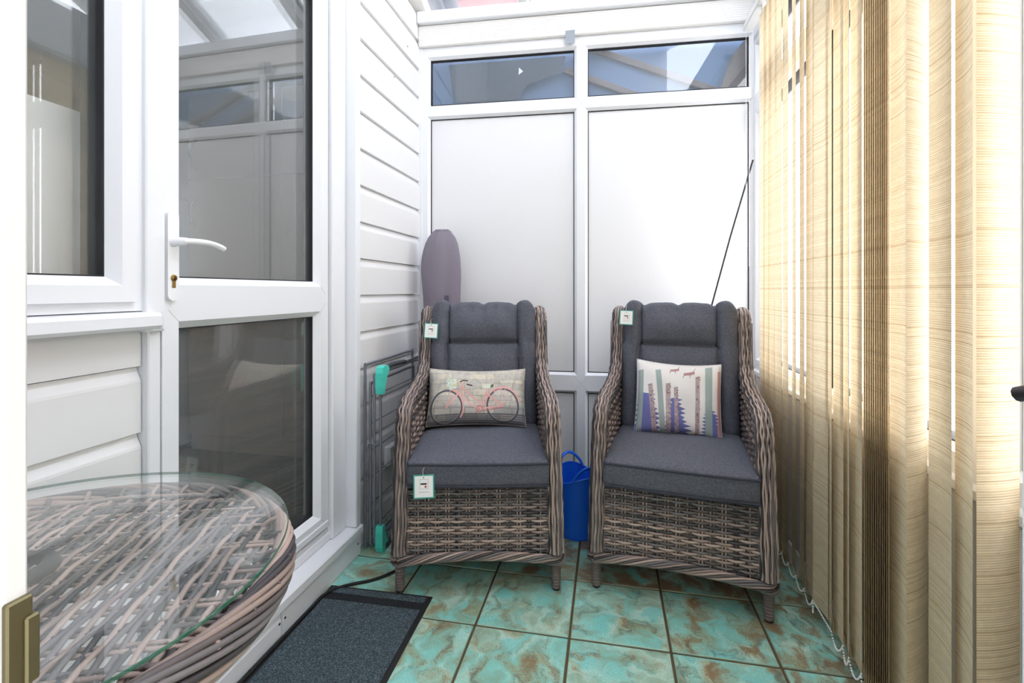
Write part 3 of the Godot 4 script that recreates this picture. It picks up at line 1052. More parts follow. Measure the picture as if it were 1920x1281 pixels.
func build_inside() -> void:
	# the kitchen behind the glazed door
	for e in [["wall_inner_far", -3.3, -3.2, -3.1, 0.06], ["wall_inner_end", -3.3, -1.19, -3.2, -3.1], ["wall_inner_near", -3.3, -1.19, 0.06, 0.16], ["wall_inner_return", -1.22, -1.19, -3.1, -2.60]]:
		var w := struct(e[0])
		bx("wall_core", e[1], e[2], 0.0, 2.6, e[3], e[4], M.interior_wall, w, 0.0)
	var c := struct("ceiling_inner")
	bx("slab", -3.3, -1.10, 2.34, 2.45, -3.2, 0.16, M.interior_wall, c, 0.0)
	var f := struct("floor_inner")
	bx("slab", -3.3, -1.15, 0.02, 0.10, -3.2, 0.16, M.interior_floor, f, 0.0)
	var cb := thing("tall_cupboard", "tall beige kitchen cupboard with bow handles seen through the door glass", "cupboard", Vector3(-1.90, 0.10, -2.55))
	bx("carcass", -0.64, 0.66, 0.0, 2.2, -0.52, 0.0, M.cupboard, cb, 0.004)
	for e in [[-0.638, 0.010, 1.674, 2.19], [0.014, 0.655, 1.674, 2.19], [-0.638, 0.010, 0.10, 1.668], [0.014, 0.655, 0.10, 1.668]]:
		var dr := bx("door", e[0], e[1], e[2], e[3], 0.0, 0.02, M.cupboard, cb, 0.003)
		var hb := MB.new()
		var ctr := Vector3((e[0] + e[1]) * 0.5, (e[2] + e[3]) * 0.5, 0.01)
		var hx: float = e[0] + 0.045 if e[0] < 0.0 else e[1] - 0.045
		var hy := 1.82 if e[2] > 1.0 else 1.46
		hb.tube(smooth_path([Vector3(hx + 0.012, hy - 0.09, 0.018) - ctr, Vector3(hx + 0.004, hy - 0.06, 0.04) - ctr, Vector3(hx - 0.006, hy, 0.05) - ctr, Vector3(hx + 0.004, hy + 0.06, 0.04) - ctr, Vector3(hx + 0.012, hy + 0.09, 0.018) - ctr], 6), 0.006, 0.005, 8)
		part("bow_handle", hb, M.chrome, dr)
	var fr := thing("refrigerator", "white refrigerator edge beside the beige cupboard behind the door glass", "refrigerator", Vector3(-2.87, 0.10, -2.18), 0.0)
	bx("body", -0.30, 0.30, 0.03, 1.55, -0.6, 0.0, M.fridge_white, fr, 0.012)
	bx("door", -0.295, 0.295, 0.06, 1.0, 0.002, 0.05, M.fridge_white, fr, 0.012)
	bx("door", -0.295, 0.295, 1.01, 1.54, 0.002, 0.05, M.fridge_white, fr, 0.012)
	bx("plinth", -0.28, 0.28, 0.0, 0.035, -0.55, -0.02, M.gasket, fr, 0.002)
	var wb := thing("white_board", "white board propped behind the lower part of the window pane", "board", Vector3(-1.215, 0.0, 0.0), PI / 2)
	var p := MB.new()
	p.prism(PackedVector2Array([Vector2(0.20, 1.06), Vector2(0.930, 1.06), Vector2(0.930, 1.504), Vector2(0.20, 1.504)]), 0.0, 0.006)
	part("sheet", p, M.white_board, wb)
	var s := MB.new()
	s.lathe([Vector2(0.0, 0.002), Vector2(0.004, 0.0015), Vector2(0.005, 0.0)], 12, Vector3(0.920, 1.494, 0.006), Basis(Vector3(1, 0, 0), PI / 2))
	part("screw", s, M.gasket, wb)
	for x in [0.26, 0.82]:
		bx("leg", x - 0.02, x + 0.02, 0.10, 1.061, -0.012, -0.001, M.white_board, wb, 0.002)

func build_outside() -> void:
	var g := struct("ground")
	bx("paving", -14.0, 14.0, -0.20, -0.07, -16.0, 12.0, M.paving, g, 0.0)
	var gw := struct("wall_garden")
	bx("render", -5.0, 5.0, -0.07, 3.2, 1.7, 1.85, M.paving, gw, 0.0)
	var po := struct("ceiling_porch")
	bx("slab", -1.4, 1.2, 2.30, 2.40, 0.03, 1.30, M.upvc_panel, po, 0.0)
	var h := thing("brick_house", "pinkish brick house with white window seen through the glass roof", "house", Vector3(-2.4, -0.07, -7.0))
	bx("wall", -2.6, 2.55, 0.0, 5.75, -4.0, 0.0, M.brick_far, h, 0.01)
	var rp := MB.new()
	rp.prism(PackedVector2Array([Vector2(-2.9, 5.72), Vector2(2.9, 5.72), Vector2(2.9, 5.86), Vector2(0.1, 7.6), Vector2(-2.9, 5.9)]), -4.3, 0.3)
	part("roof", rp, M.roof_far, h)
	for x in [-1.6, 1.35]:
		var f := MB.new()
		f.mitre(x - 0.5, x + 0.5, 3.9, 5.2, [Vector2(0, -0.05), Vector2(0, 0.03), Vector2(0.08, 0.03), Vector2(0.08, -0.05)])
		f.span(x - 0.03, x + 0.03, 3.95, 5.15, -0.04, 0.025, 0.002)
		var wn := part("window", f, M.upvc, h)
		bx("pane", x - 0.43, x + 0.43, 3.97, 5.13, -0.02, 0.004, M.film_pane, wn, 0.0)
	var gt := thing("rain_gutter", "dark grey brown gutter outside above the cladding corner", "gutter", Vector3(-1.02, 0, 0))
	var gp := MB.new()
	gp.tube(PackedVector3Array([Vector3(0.06, 2.78, -3.2), Vector3(0.06, 3.12, -2.0)]), 0.045, 0.04, 14)
	part("channel", gp, M.gutter, gt)
	bx("fascia", -0.10, 0.0, 2.70, 3.05, -3.3, -2.63, M.gutter, gt, 0.004)

# ------------------------------------------------------------------ wicker
func strand_color(r: RandomNumberGenerator, light := 0.5) -> Color:
	var pal := [Color(0.46, 0.345, 0.295), Color(0.33, 0.245, 0.21), Color(0.125, 0.10, 0.094), Color(0.055, 0.048, 0.05), Color(0.17, 0.15, 0.15)]
	var c: Color
	if r.randf() < light:
		c = pal[r.randi() % 2]
	else:
		c = pal[2 + r.randi() % 3]
	return c * r.randf_range(0.88, 1.12)

# one woven row: points a..b with normals, pushed in and out past the stakes
func weave_row(mb: MB, p: Callable, a0: float, a1: float, step: float, phase: float, amp: float, w: float, h: float) -> void:
	var m := maxi(4, int(ceil(absf(a1 - a0) / step * 4.0)))
	var pts := PackedVector3Array()
	var nr := PackedVector3Array()
	for k in m + 1:
		var a := lerpf(a0, a1, float(k) / m)
		var q: Array = p.call(a)
		var nn: Vector3 = q[1]
		pts.push_back(q[0] + nn * (amp * cos(PI * (a / step) + phase)))
		nr.push_back(nn)
	mb.tube(pts, w, h, 5, nr)

func chair_side_path() -> Array:
	# (z, y) of the middle of the arm band, from the front foot rim to the top of the wing
	return [Vector2(0.035, 0.150), Vector2(0.034, 0.30), Vector2(0.028, 0.45), Vector2(0.020, 0.57), Vector2(0.006, 0.632), Vector2(-0.035, 0.660), Vector2(-0.13, 0.672), Vector2(-0.27, 0.682), Vector2(-0.39, 0.706), Vector2(-0.462, 0.755), Vector2(-0.497, 0.84), Vector2(-0.520, 0.92), Vector2(-0.545, 0.975), Vector2(-0.600, 0.985)]

func side_x(y: float) -> float:
	return 0.281 - 0.012 * clampf((y - 0.13) / 0.5, 0.0, 1.0)

func front_z(y: float, path: PackedVector3Array) -> float:
	# z of the band's middle at height y (path: x = z, y = y)
	for k in path.size() - 1:
		if path[k].y <= y and path[k + 1].y > y:
			return lerpf(path[k].x, path[k + 1].x, (y - path[k].y) / (path[k + 1].y - path[k].y))
	return -0.55

func rear_z(y: float) -> float:
	return -0.60 - 0.06 * clampf((y - 0.15) / 0.85, 0.0, 1.0)

func rim_y(x: float) -> float:
	return 0.122 + 0.020 * (1.0 - (x / 0.285) * (x / 0.285))

func make_chair(label: String, at: Vector3, turn: float) -> Node3D:
	var r := RandomNumberGenerator.new()
	r.seed = 2024
	var t := thing("wicker_armchair", label, "armchair", at, turn, "grey brown wicker armchairs")
	var ctrl := []
	for p in chair_side_path():
		ctrl.append(Vector3(p.x, p.y, 0))
	var path := smooth_path(ctrl, 7)
	# arm bands
	for s in [-1.0, 1.0]:
		var mb := MB.new()
		var N := 17
		for j in N:
			mb.col = strand_color(r, 0.52)
			var base := lerpf(-1.95, 1.95, float(j) / (N - 1))
			var pts := PackedVector3Array()
			var nr := PackedVector3Array()
			for k in path.size():
				var tg := (path[mini(k + 1, path.size() - 1)] - path[maxi(k - 1, 0)]).normalized()
				var outn := Vector3(0, tg.x * -1.0, tg.y)   # (x, y, z): away from the seat panel, forward and up
				outn = Vector3(0, -tg.x, tg.y)
				var an := base + 0.07 * sin(k * 0.9 + j * PI)
				var rad := 0.0255 + 0.0022 * sin(k * 1.05 + j * PI * 0.66)
				var nn := Vector3(s, 0, 0) * sin(an) + outn * cos(an)
				var ctr := Vector3(s * side_x(path[k].y), path[k].y, path[k].x)
				pts.push_back(ctr + nn * rad * Vector3(1.0, 1.0, 1.0))
				nr.push_back(nn)
			mb.tube(pts, 0.0035, 0.0030, 6, nr)
		stuff(part("arm_band", mb, M.wicker, t))
		# woven side panels, outer and inner face
		for face in [1.0, -1.0]:
			var sp := MB.new()
			var y := 0.150
			var j := 0
			while y < 0.965:
				sp.col = strand_color(r, 0.45)
				var yy := y
				var xx: float = s * (side_x(y) + face * 0.021)
				var f := func(a: float) -> Array: return [Vector3(xx, yy, a), Vector3(s * face, 0, 0)]
				weave_row(sp, f, rear_z(y), front_z(y, path) - 0.012, 0.040, PI * (j % 2), 0.0035, 0.0052, 0.0032)
				y += 0.0108
				j += 1
			var z := -0.60
			while z < 0.02:
				sp.col = strand_color(r, 0.3)
				var top := 0.655 if z > -0.42 else 0.95
				sp.tube(PackedVector3Array([Vector3(s * (side_x(0.15) + face * 0.021), 0.13, z), Vector3(s * (side_x(top) + face * 0.021), top, z)]), 0.003, 0.002, 4)
				z += 0.040
			stuff(part("side_weave", sp, M.wicker, t))
		# liner inside the side panel
		var poly := PackedVector2Array()
		for k in range(0, path.size(), 3):
			poly.push_back(Vector2(path[k].x - 0.006, path[k].y - 0.004))
		poly.push_back(Vector2(-0.645, 0.965))
		poly.push_back(Vector2(-0.595, 0.14))
		var lb := MB.new()
		lb.col = Color(0.20, 0.165, 0.15)
		lb.prism(poly, -0.012, 0.012, Transform3D(Basis(Vector3(0, 0, 1), Vector3(0, 1, 0), Vector3(-1, 0, 0)), Vector3(s * 0.2705, 0, 0)))
		part("side_core", lb, M.wicker, t)
	# front apron
	var fp := MB.new()
	var y := 0.120
	var j := 0
	while y < 0.405:
		fp.col = strand_color(r, 0.50)
		var yy := y
		var half := 0.256
		if y < 0.140:
			half = 0.285 * sqrt(maxf(0.0, 1.0 - (y - 0.122) / 0.020)) if y > 0.122 else 0.0
		var f := func(a: float) -> Array: return [Vector3(a, yy + (0.0 if yy > 0.16 else 0.0), 0.034), Vector3(0, 0, 1)]
		if y > 0.145:
			weave_row(fp, f, -half, half, 0.0365, PI * (j % 2), 0.0044, 0.0052, 0.0030)
		y += 0.0100
		j += 1
	for k in 15:
		for dx in [-0.0055, 0.0055]:
			fp.col = strand_color(r, 0.6)
			var x: float = -0.2555 + 0.0365 * k + dx
			if absf(x) > 0.258:
				continue
			fp.tube(PackedVector3Array([Vector3(x, rim_y(x), 0.034), Vector3(x, 0.405, 0.034)]), 0.0030, 0.0024, 5, PackedVector3Array([Vector3(0, 0, 1), Vector3(0, 0, 1)]))
	stuff(part("front_weave", fp, M.wicker, t))
	# box under the cushion and the inside of the back
	var deck := MB.new()
	deck.col = Color(0.20, 0.165, 0.15)
	for k in 26:
		deck.tube(PackedVector3Array([Vector3(-0.262, 0.379, 0.022 - 0.0235 * k), Vector3(0.262, 0.379, 0.022 - 0.0235 * k)]), 0.010, 0.005, 6, PackedVector3Array([Vector3.UP, Vector3.UP]))
	stuff(part("seat_deck", deck, M.wicker, t))
	var fc := MB.new()
	fc.col = Color(0.20, 0.165, 0.15)
	fc.span(-0.256, 0.256, 0.16, 0.374, 0.018, 0.026, 0.002)
	part("front_core", fc, M.wicker, t)
	var kc := MB.new()
	kc.col = Color(0.20, 0.165, 0.15)
	kc.span(-0.258, 0.258, 0.38, 0.955, -0.645, -0.61, 0.006)
	part("back_core", kc, M.wicker, t)
	var bp := MB.new()
	y = 0.150
	j = 0
	while y < 0.97:
		bp.col = strand_color(r, 0.45)
		var yy := y
		var f := func(a: float) -> Array: return [Vector3(a, yy, rear_z(yy) - 0.006), Vector3(0, 0, -1)]
		weave_row(bp, f, -0.285, 0.285, 0.05, PI * (j % 2), 0.0045, 0.0055, 0.0032)
		y += 0.0115
		j += 1
	stuff(part("back_weave", bp, M.wicker, t))
	# rolled top edge of the back
	var te := MB.new()
	for k in 6:
		te.col = strand_color(r, 0.5)
		var pts := PackedVector3Array()
		for q in 30:
			var x := lerpf(-0.275, 0.275, q / 29.0)
			var an := TAU * k / 6.0 + q * 0.5
			pts.push_back(Vector3(x, 0.985 + 0.014 * sin(an), -0.628 + 0.018 * cos(an)))
		te.tube(pts, 0.007, 0.006, 5)
	stuff(part("top_edge", te, M.wicker, t))
	# rope rim round the foot of the chair
	var rim := MB.new()
	var rp := []
	var nseg := 14
	for k in nseg + 1:
		var x := lerpf(-0.285, 0.285, float(k) / nseg)
		rp.append(Vector3(x, rim_y(x), 0.044))
	rp.append(Vector3(0.302, 0.122, 0.022))
	for k in 6:
		rp.append(Vector3(0.303, 0.122, lerpf(-0.06, -0.57, k / 5.0)))
	rp.append(Vector3(0.285, 0.122, -0.612))
	for k in 4:
		rp.append(Vector3(lerpf(0.18, -0.18, k / 3.0), 0.122, -0.618))
	rp.append(Vector3(-0.285, 0.122, -0.612))
	for k in 6:
		rp.append(Vector3(-0.303, 0.122, lerpf(-0.57, -0.06, k / 5.0)))
	rp.append(Vector3(-0.302, 0.122, 0.022))
	rp.append(rp[0])
	var rpath := smooth_path(rp, 7)
	for k in 9:
		rim.col = strand_color(r, 0.6)
		var pts := PackedVector3Array()
		for q in rpath.size():
			var tg := (rpath[mini(q + 1, rpath.size() - 1)] - rpath[maxi(q - 1, 0)]).normalized()
			var sd := tg.cross(Vector3.UP).normalized()
			var an := TAU * k / 9.0 + q * 0.13
			pts.push_back(rpath[q] + sd * cos(an) * 0.0095 + Vector3.UP * sin(an) * 0.0135)
		rim.tube(pts, 0.0048, 0.0042, 5)
	stuff(part("foot_rim", rim, M.wicker, t))
	# wrapped legs
	for lx in [-0.283, 0.283]:
		for lz in [0.012, -0.585]:
			var lg := MB.new()
			lg.col = Color(0.17, 0.135, 0.125)
			var prof := []
			for k in 10:
				var y0 := 0.118 - 0.0112 * k
				var rr := 0.0185 - 0.0003 * k
				prof.append(Vector2(rr - 0.0034, y0))
				prof.append(Vector2(rr, y0 - 0.0030))
				prof.append(Vector2(rr, y0 - 0.0078))
				prof.append(Vector2(rr - 0.0034, y0 - 0.0108))
			lg.lathe(prof, 18)
			var leg := part("leg", lg, M.wicker, t, Vector3(lx, 0, lz))
			var fb := MB.new()
			fb.lathe([Vector2(0.0, 0.0), Vector2(0.011, 0.0), Vector2(0.0135, 0.002), Vector2(0.0145, 0.010), Vector2(0.0, 0.0105)], 16)
			part("foot", fb, M.foot, leg)
	# seat cushion
	var sc := MB.new()
	var fseat := func(p: Vector3) -> Vector3:
		var q := p
		var u := clampf(p.x / 0.257, -1.0, 1.0)
		var w := clampf(p.z / 0.27, -1.0, 1.0)
		if p.y > 0.0:
			q.y += 0.016 * (1.0 - u * u) * (1.0 - w * w * w * w) + 0.003 * sin(p.x * 21.0 + p.z * 9.0) * (1.0 - u * u)
		q.z += 0.010 * (1.0 - u * u) * signf(p.z) * absf(w)
		q.x *= 1.0 - 0.05 * clampf(-w, 0.0, 1.0)
		return q
	sc.soft(Vector3(0.514, 0.098, 0.53), 0.022, 30, 8, 30, fseat)
	var seat := part("seat_cushion", sc, M.charcoal_cloth, t, Vector3(0, 0.438, -0.205))
	for yy in [0.037, -0.040]:
		var pp := MB.new()
		var loop := []
		for e in [[-0.225, 0.268], [0.0, 0.275], [0.225, 0.268], [0.249, 0.245], [0.250, 0.0], [0.238, -0.245], [0.21, -0.262], [-0.21, -0.262], [-0.238, -0.245], [-0.250, 0.0], [-0.249, 0.245], [-0.225, 0.268]]:
			loop.append(Vector3(e[0], yy, e[1]))
		pp.tube(smooth_path(loop, 6), 0.0042, 0.0042, 6)
		part("piping", pp, M.piping, seat)
	# back cushion: two side bolsters, head pad and back pad
	var bc := MB.new()
	var fback := func(p: Vector3) -> Vector3:
		var q := p
		var fx := absf(p.x)
		var ys := 0.100
		if p.z > -0.01:
			var k := clampf((p.z + 0.01) / 0.05, 0.0, 1.0)
			if fx > 0.163:
				var bt := clampf((fx - 0.163) / 0.085, 0.0, 1.0)
				q.z += k * (0.022 * sin(PI * (0.12 + 0.88 * bt)) + 0.0025 * sin(p.y * 46.0 + p.x * 30.0))
			else:
				var cx := 1.0 - pow(fx / 0.163, 4.0)
				var yy := (p.y - ys) / (0.28 - ys) if p.y > ys else (ys - p.y) / (ys + 0.28)
				yy = clampf(yy, 0.0, 1.0)
				var pad := sin(PI * minf(yy * 1.15, 1.0)) if p.y > ys else minf(1.0, yy * 6.0) * 0.65
				q.z += k * (0.026 * cx * pad + 0.0022 * sin(p.x * 38.0 + p.y * 25.0) * cx)
			q.z -= k * 0.026 * exp(-pow((fx - 0.165) / 0.0065, 2.0))
			if fx < 0.168:
				q.z -= k * 0.026 * exp(-pow((p.y - ys) / 0.0085, 2.0))
		var up := clampf((p.y - 0.20) / 0.09, 0.0, 1.0)
		q.y += up * (0.012 * exp(-pow((fx - 0.205) / 0.04, 2.0)) - 0.012 * exp(-pow((fx - 0.150) / 0.018, 2.0)) - 0.010 * exp(-pow(p.x / 0.014, 2.0)) + 0.004 * exp(-pow((fx - 0.06) / 0.05, 2.0)))
		if fx > 0.2:
			q.y -= up * 0.02 * pow((fx - 0.2) / 0.05, 2.0)
		# puckers gathered at the seams
		if p.z > 0.0:
			q.z += 0.0035 * sin(p.y * 120.0 + fx * 60.0) * exp(-pow((fx - 0.172) / 0.02, 2.0)) * (0.4 + up)
			q.z += 0.003 * sin(p.x * 110.0) * up * (1.0 if fx < 0.16 else 0.3)
		# narrower head wings, wider body
		if p.y > 0.09 and fx > 0.16:
			q.x -= signf(p.x) * 0.006
		return q
	bc.soft(Vector3(0.500, 0.575, 0.105), 0.034, 64, 64, 10, fback)
	var back := part("back_cushion", bc, M.charcoal_cloth, t, Vector3(0, 0.742, -0.505))
	back.rotation.x = deg_to_rad(-8.0)
	for s in [-1.0, 1.0]:
		var pp := MB.new()
		var loop := [Vector3(s * 0.166, 0.284, -0.01), Vector3(s * 0.166, 0.276, 0.030), Vector3(s * 0.166, 0.22, 0.040), Vector3(s * 0.166, 0.10, 0.036), Vector3(s * 0.166, -0.05, 0.038), Vector3(s * 0.166, -0.26, 0.038)]
		pp.tube(smooth_path(loop, 6), 0.0028, 0.0028, 6)
		part("piping", pp, M.piping, back)
	return t

func add_tag(owner_: Node3D, at: Vector3, rot: Vector3, size: Vector2) -> void:
	var b := MB.new()
	b.flat([Vector3(-size.x / 2, -size.y / 2, 0.0009), Vector3(size.x / 2, -size.y / 2, 0.0009), Vector3(size.x / 2, size.y / 2, 0.0009), Vector3(-size.x / 2, size.y / 2, 0.0009)], Vector3(0, 0, 1), [Vector2(0, 1), Vector2(1, 1), Vector2(1, 0), Vector2(0, 0)])
	b.flat([Vector3(-size.x / 2, -size.y / 2, -0.0003), Vector3(size.x / 2, -size.y / 2, -0.0003), Vector3(size.x / 2, size.y / 2, -0.0003), Vector3(-size.x / 2, size.y / 2, -0.0003)], Vector3(0, 0, -1), [Vector2(0.1, 0.1), Vector2(0.2, 0.1), Vector2(0.2, 0.2), Vector2(0.1, 0.2)])
	var o := part("swing_tag", b, M.tag_print, owner_, at)
	o.rotation = rot
	o.set_meta("label", "white card tag with teal border and small dark print")
	var s := MB.new()
	s.tube(smooth_path([Vector3(-0.002, size.y / 2 - 0.006, 0.0015), Vector3(-0.003, size.y / 2 + 0.012, 0.0), Vector3(0.001, size.y / 2 + 0.022, -0.006)], 4), 0.0008, 0.0008, 4)
	part("string", s, M.string, o)

func pillow(called: String, label: String, size: Vector3, m: Material, wrinkle: float) -> Node3D:
	var t := thing(called, label, "cushion", Vector3.ZERO, 0.0)
	var b := MB.new()
	var nx := 40
	var ny := 30
	for side in [1.0, -1.0]:
		var rows := []
		var uvs := []
		for a in ny + 1:
			var row := []
			var uv := []
			for c in nx + 1:
				var u := 2.0 * c / nx - 1.0
				var w := 1.0 - 2.0 * a / ny
				var th := pow(maxf(0.0, (1.0 - pow(absf(u), 2.6)) * (1.0 - pow(absf(w), 2.6))), 0.42)
				var x := u * size.x * 0.5 * (1.0 - 0.035 * (1.0 - w * w) * absf(u))
				var y := w * size.y * 0.5 * (1.0 - 0.10 * (1.0 - u * u) * absf(w))
				var z: float = side * size.z * 0.5 * th
				z += wrinkle * th * (sin(u * 5.0 + w * 7.0) * 0.5 + sin(u * 9.0 - w * 4.0 + 1.0) * 0.4)
				row.append(Vector3(x, y, z))
				uv.append(Vector2(0.5 + 0.5 * u, 0.5 - 0.5 * w))
			rows.append(row)
			uvs.append(uv)
		b.sheet(rows, uvs, side > 0.0)
	part("cover", b, m, t)
	var e := MB.new()
	var loop := []
	for k in 61:
		var q := float(k) / 60.0 * 4.0
		var u: float
		var w: float
		if q < 1.0:
			u = -1.0 + 2.0 * q; w = 1.0
		elif q < 2.0:
			u = 1.0; w = 1.0 - 2.0 * (q - 1.0)
		elif q < 3.0:
			u = 1.0 - 2.0 * (q - 2.0); w = -1.0
		else:
			u = -1.0; w = -1.0 + 2.0 * (q - 3.0)
		loop.append(Vector3(u * size.x * 0.5 * (1.0 - 0.035 * (1.0 - w * w) * absf(u)), w * size.y * 0.5 * (1.0 - 0.10 * (1.0 - u * u) * absf(w)), 0))
	e.tube(PackedVector3Array(loop), 0.0016, 0.0016, 5)
	part("seam", e, m, t)
	return t

# ------------------------------------------------------------------ table
func build_table() -> void:
	var r := RandomNumberGenerator.new()
	r.seed = 99
	var C := Vector3(-0.744, 0, -0.467)
	var t := thing("wicker_table", "round grey brown wicker table with glass top beside the doorway", "table", C)
	var R := 0.306
	var top := 0.722
	var w := MB.new()
	var dir := Vector3(-sin(deg_to_rad(22.0)), 0, -cos(deg_to_rad(22.0)))
	var crs := Vector3(cos(deg_to_rad(22.0)), 0, -sin(deg_to_rad(22.0)))
	# main strands
	var n := 58
	for k in n:
		var off := lerpf(-R, R, (k + 0.5) / n)
		var half := sqrt(maxf(0.0, R * R - off * off))
		if half < 0.02:
			continue
		w.col = strand_color(r, 0.5)
		var f := func(a: float) -> Array: return [crs * off + dir * a + Vector3(0, top - 0.008 - 0.012 * pow(Vector2(a, off).length() / R, 6.0), 0), Vector3.UP]
		weave_row(w, f, -half, half, 0.051, PI * 0.6667 * (k * 2 % 3), 0.0030, 0.0040, 0.0028)
	# cross strands in pairs
	for k in range(-9, 10):
		for dd in [-0.0048, 0.0048]:
			var off: float = k * 0.034 + dd
			var half := sqrt(maxf(0.0, R * R - off * off))
			if half < 0.03:
				continue
			w.col = strand_color(r, 0.6)
			w.tube(PackedVector3Array([crs * -half + dir * off + Vector3(0, top - 0.014, 0), dir * off + Vector3(0, top - 0.0085, 0), crs * half + dir * off + Vector3(0, top - 0.014, 0)]), 0.0034, 0.0024, 5, PackedVector3Array([Vector3.UP, Vector3.UP, Vector3.UP]))
	stuff(part("top_weave", w, M.wicker, t))
	# rope rim, a few turns of twisted strands
	var rim := MB.new()
	for k in 16:
		rim.col = strand_color(r, 0.6)
		var pts := PackedVector3Array()
		for q in 181:
			var a := TAU * q / 180.0
			var an := TAU * k / 16.0 + q * TAU * 3.0 / 180.0
			var rr := R + 0.014 + 0.013 * cos(an)
			pts.push_back(Vector3(cos(a) * rr, top - 0.032 + 0.026 * sin(an), sin(a) * rr))
		rim.tube(pts, 0.0042, 0.0042, 6)
	stuff(part("rim", rim, M.wicker, t))
	# wrapped bindings round the inner edge
	var bd := MB.new()
	for k in 36:
		bd.col = strand_color(r, 0.45)
		var a := TAU * (k + 0.3) / 36.0
		var c0 := Vector3(cos(a), 0, sin(a))
		var pts := PackedVector3Array()
		for q in 9:
			var an := PI * q / 8.0
			pts.push_back(c0 * (R + 0.006 - 0.020 * cos(an)) + Vector3(0, top - 0.022 + 0.016 * sin(an), 0))
		bd.tube(pts, 0.0040, 0.0030, 5)
	stuff(part("binding", bd, M.wicker, t))
	# apron under the rim
	var ap := MB.new()
	for k in 9:
		ap.col = strand_color(r, 0.4)
		var pts := PackedVector3Array()
		for q in 121:
			var a := TAU * q / 120.0
			var rr := R - 0.012 - 0.014 * k + 0.003 * cos(q * PI / 3.0 + PI * k)
			pts.push_back(Vector3(cos(a) * rr, top - 0.060 - 0.005 * k, sin(a) * rr))
		ap.tube(pts, 0.005, 0.006, 5)
	stuff(part("apron", ap, M.wicker, t))
	for k in 4:
		var a := TAU * (k + 0.5) / 4.0
		var lg := MB.new()
		lg.col = Color(0.17, 0.135, 0.125)
		var prof := []
		for q in 48:
			var y0 := 0.645 - 0.0132 * q
			prof.append(Vector2(0.019, y0))
			prof.append(Vector2(0.0215, y0 - 0.004))
			prof.append(Vector2(0.0215, y0 - 0.009))
			prof.append(Vector2(0.019, y0 - 0.0128))
		lg.lathe(prof, 14)
		var leg := part("leg", lg, M.wicker, t, Vector3(cos(a) * 0.20, 0, sin(a) * 0.20))
		var fb := MB.new()
		fb.lathe([Vector2(0.0, 0.0), Vector2(0.015, 0.0), Vector2(0.017, 0.012), Vector2(0.0, 0.0125)], 14)
		part("foot", fb, M.foot, leg)
	# parasol hole ring
	var g := MB.new()
	g.lathe([Vector2(0.024, -0.02), Vector2(0.024, 0.0), Vector2(0.026, 0.0095), Vector2(0.031, 0.011), Vector2(0.034, 0.009), Vector2(0.037, 0.011), Vector2(0.042, 0.0095), Vector2(0.045, 0.003), Vector2(0.045, 0.0)], 32)
	part("parasol_ring", g, M.black_rubber, t, Vector3(-0.012, 0.7185, -0.022))
	# glass
	var gt := thing("glass_tabletop", "clear round glass sheet with green edge lying on wicker table", "glass top", Vector3(C.x, 0.7335, C.z))
	var GR := 0.326
	var gm := MB.new()
	for yy in [0.0, 0.005]:
		var pts := []
		for q in 96:
			var a := TAU * q / 96.0
			pts.append(Vector3(cos(a) * (GR - 0.0005), yy, sin(a) * (GR - 0.0005)))
		gm.flat(pts, Vector3(0, 1 if yy > 0 else -1, 0))
	part("sheet", gm, M.table_glass, gt)
	var ge := MB.new()
	ge.lathe([Vector2(GR - 0.001, 0.0), Vector2(GR, 0.0008), Vector2(GR + 0.0004, 0.0025), Vector2(GR, 0.0042), Vector2(GR - 0.001, 0.005)], 96)
	part("ground_edge", ge, M.table_glass_edge, gt)
	for e in [Vector2(-0.471, -0.561), Vector2(-0.806, -0.707)]:
		var cup := MB.new()
		cup.lathe([Vector2(0.0, 0.0), Vector2(0.006, 0.0), Vector2(0.0075, 0.004), Vector2(0.0085, 0.005), Vector2(0.020, 0.0074), Vector2(0.021, 0.0082)], 28)
		part("suction_pad", cup, M.suction_cup, gt, Vector3(e.x - C.x, -0.0092, e.y - C.z))

# ------------------------------------------------------------------ blind
func slat_sheet(h: float, w: float) -> ArrayMesh:
	var b := MB.new()
	var rows := []
	var uvs := []
	for a in 9:
		var row := []
		var uv := []
		for c in 7:
			var u := c / 6.0 - 0.5
			row.append(Vector3(u * w, -h * a / 8.0, 0.004 * (1.0 - 4.0 * u * u)))
			uv.append(Vector2(0.5 + u, 2.0 * a / 8.0))
		rows.append(row)
		uvs.append(uv)
	b.sheet(rows, uvs)
	return b.mesh()

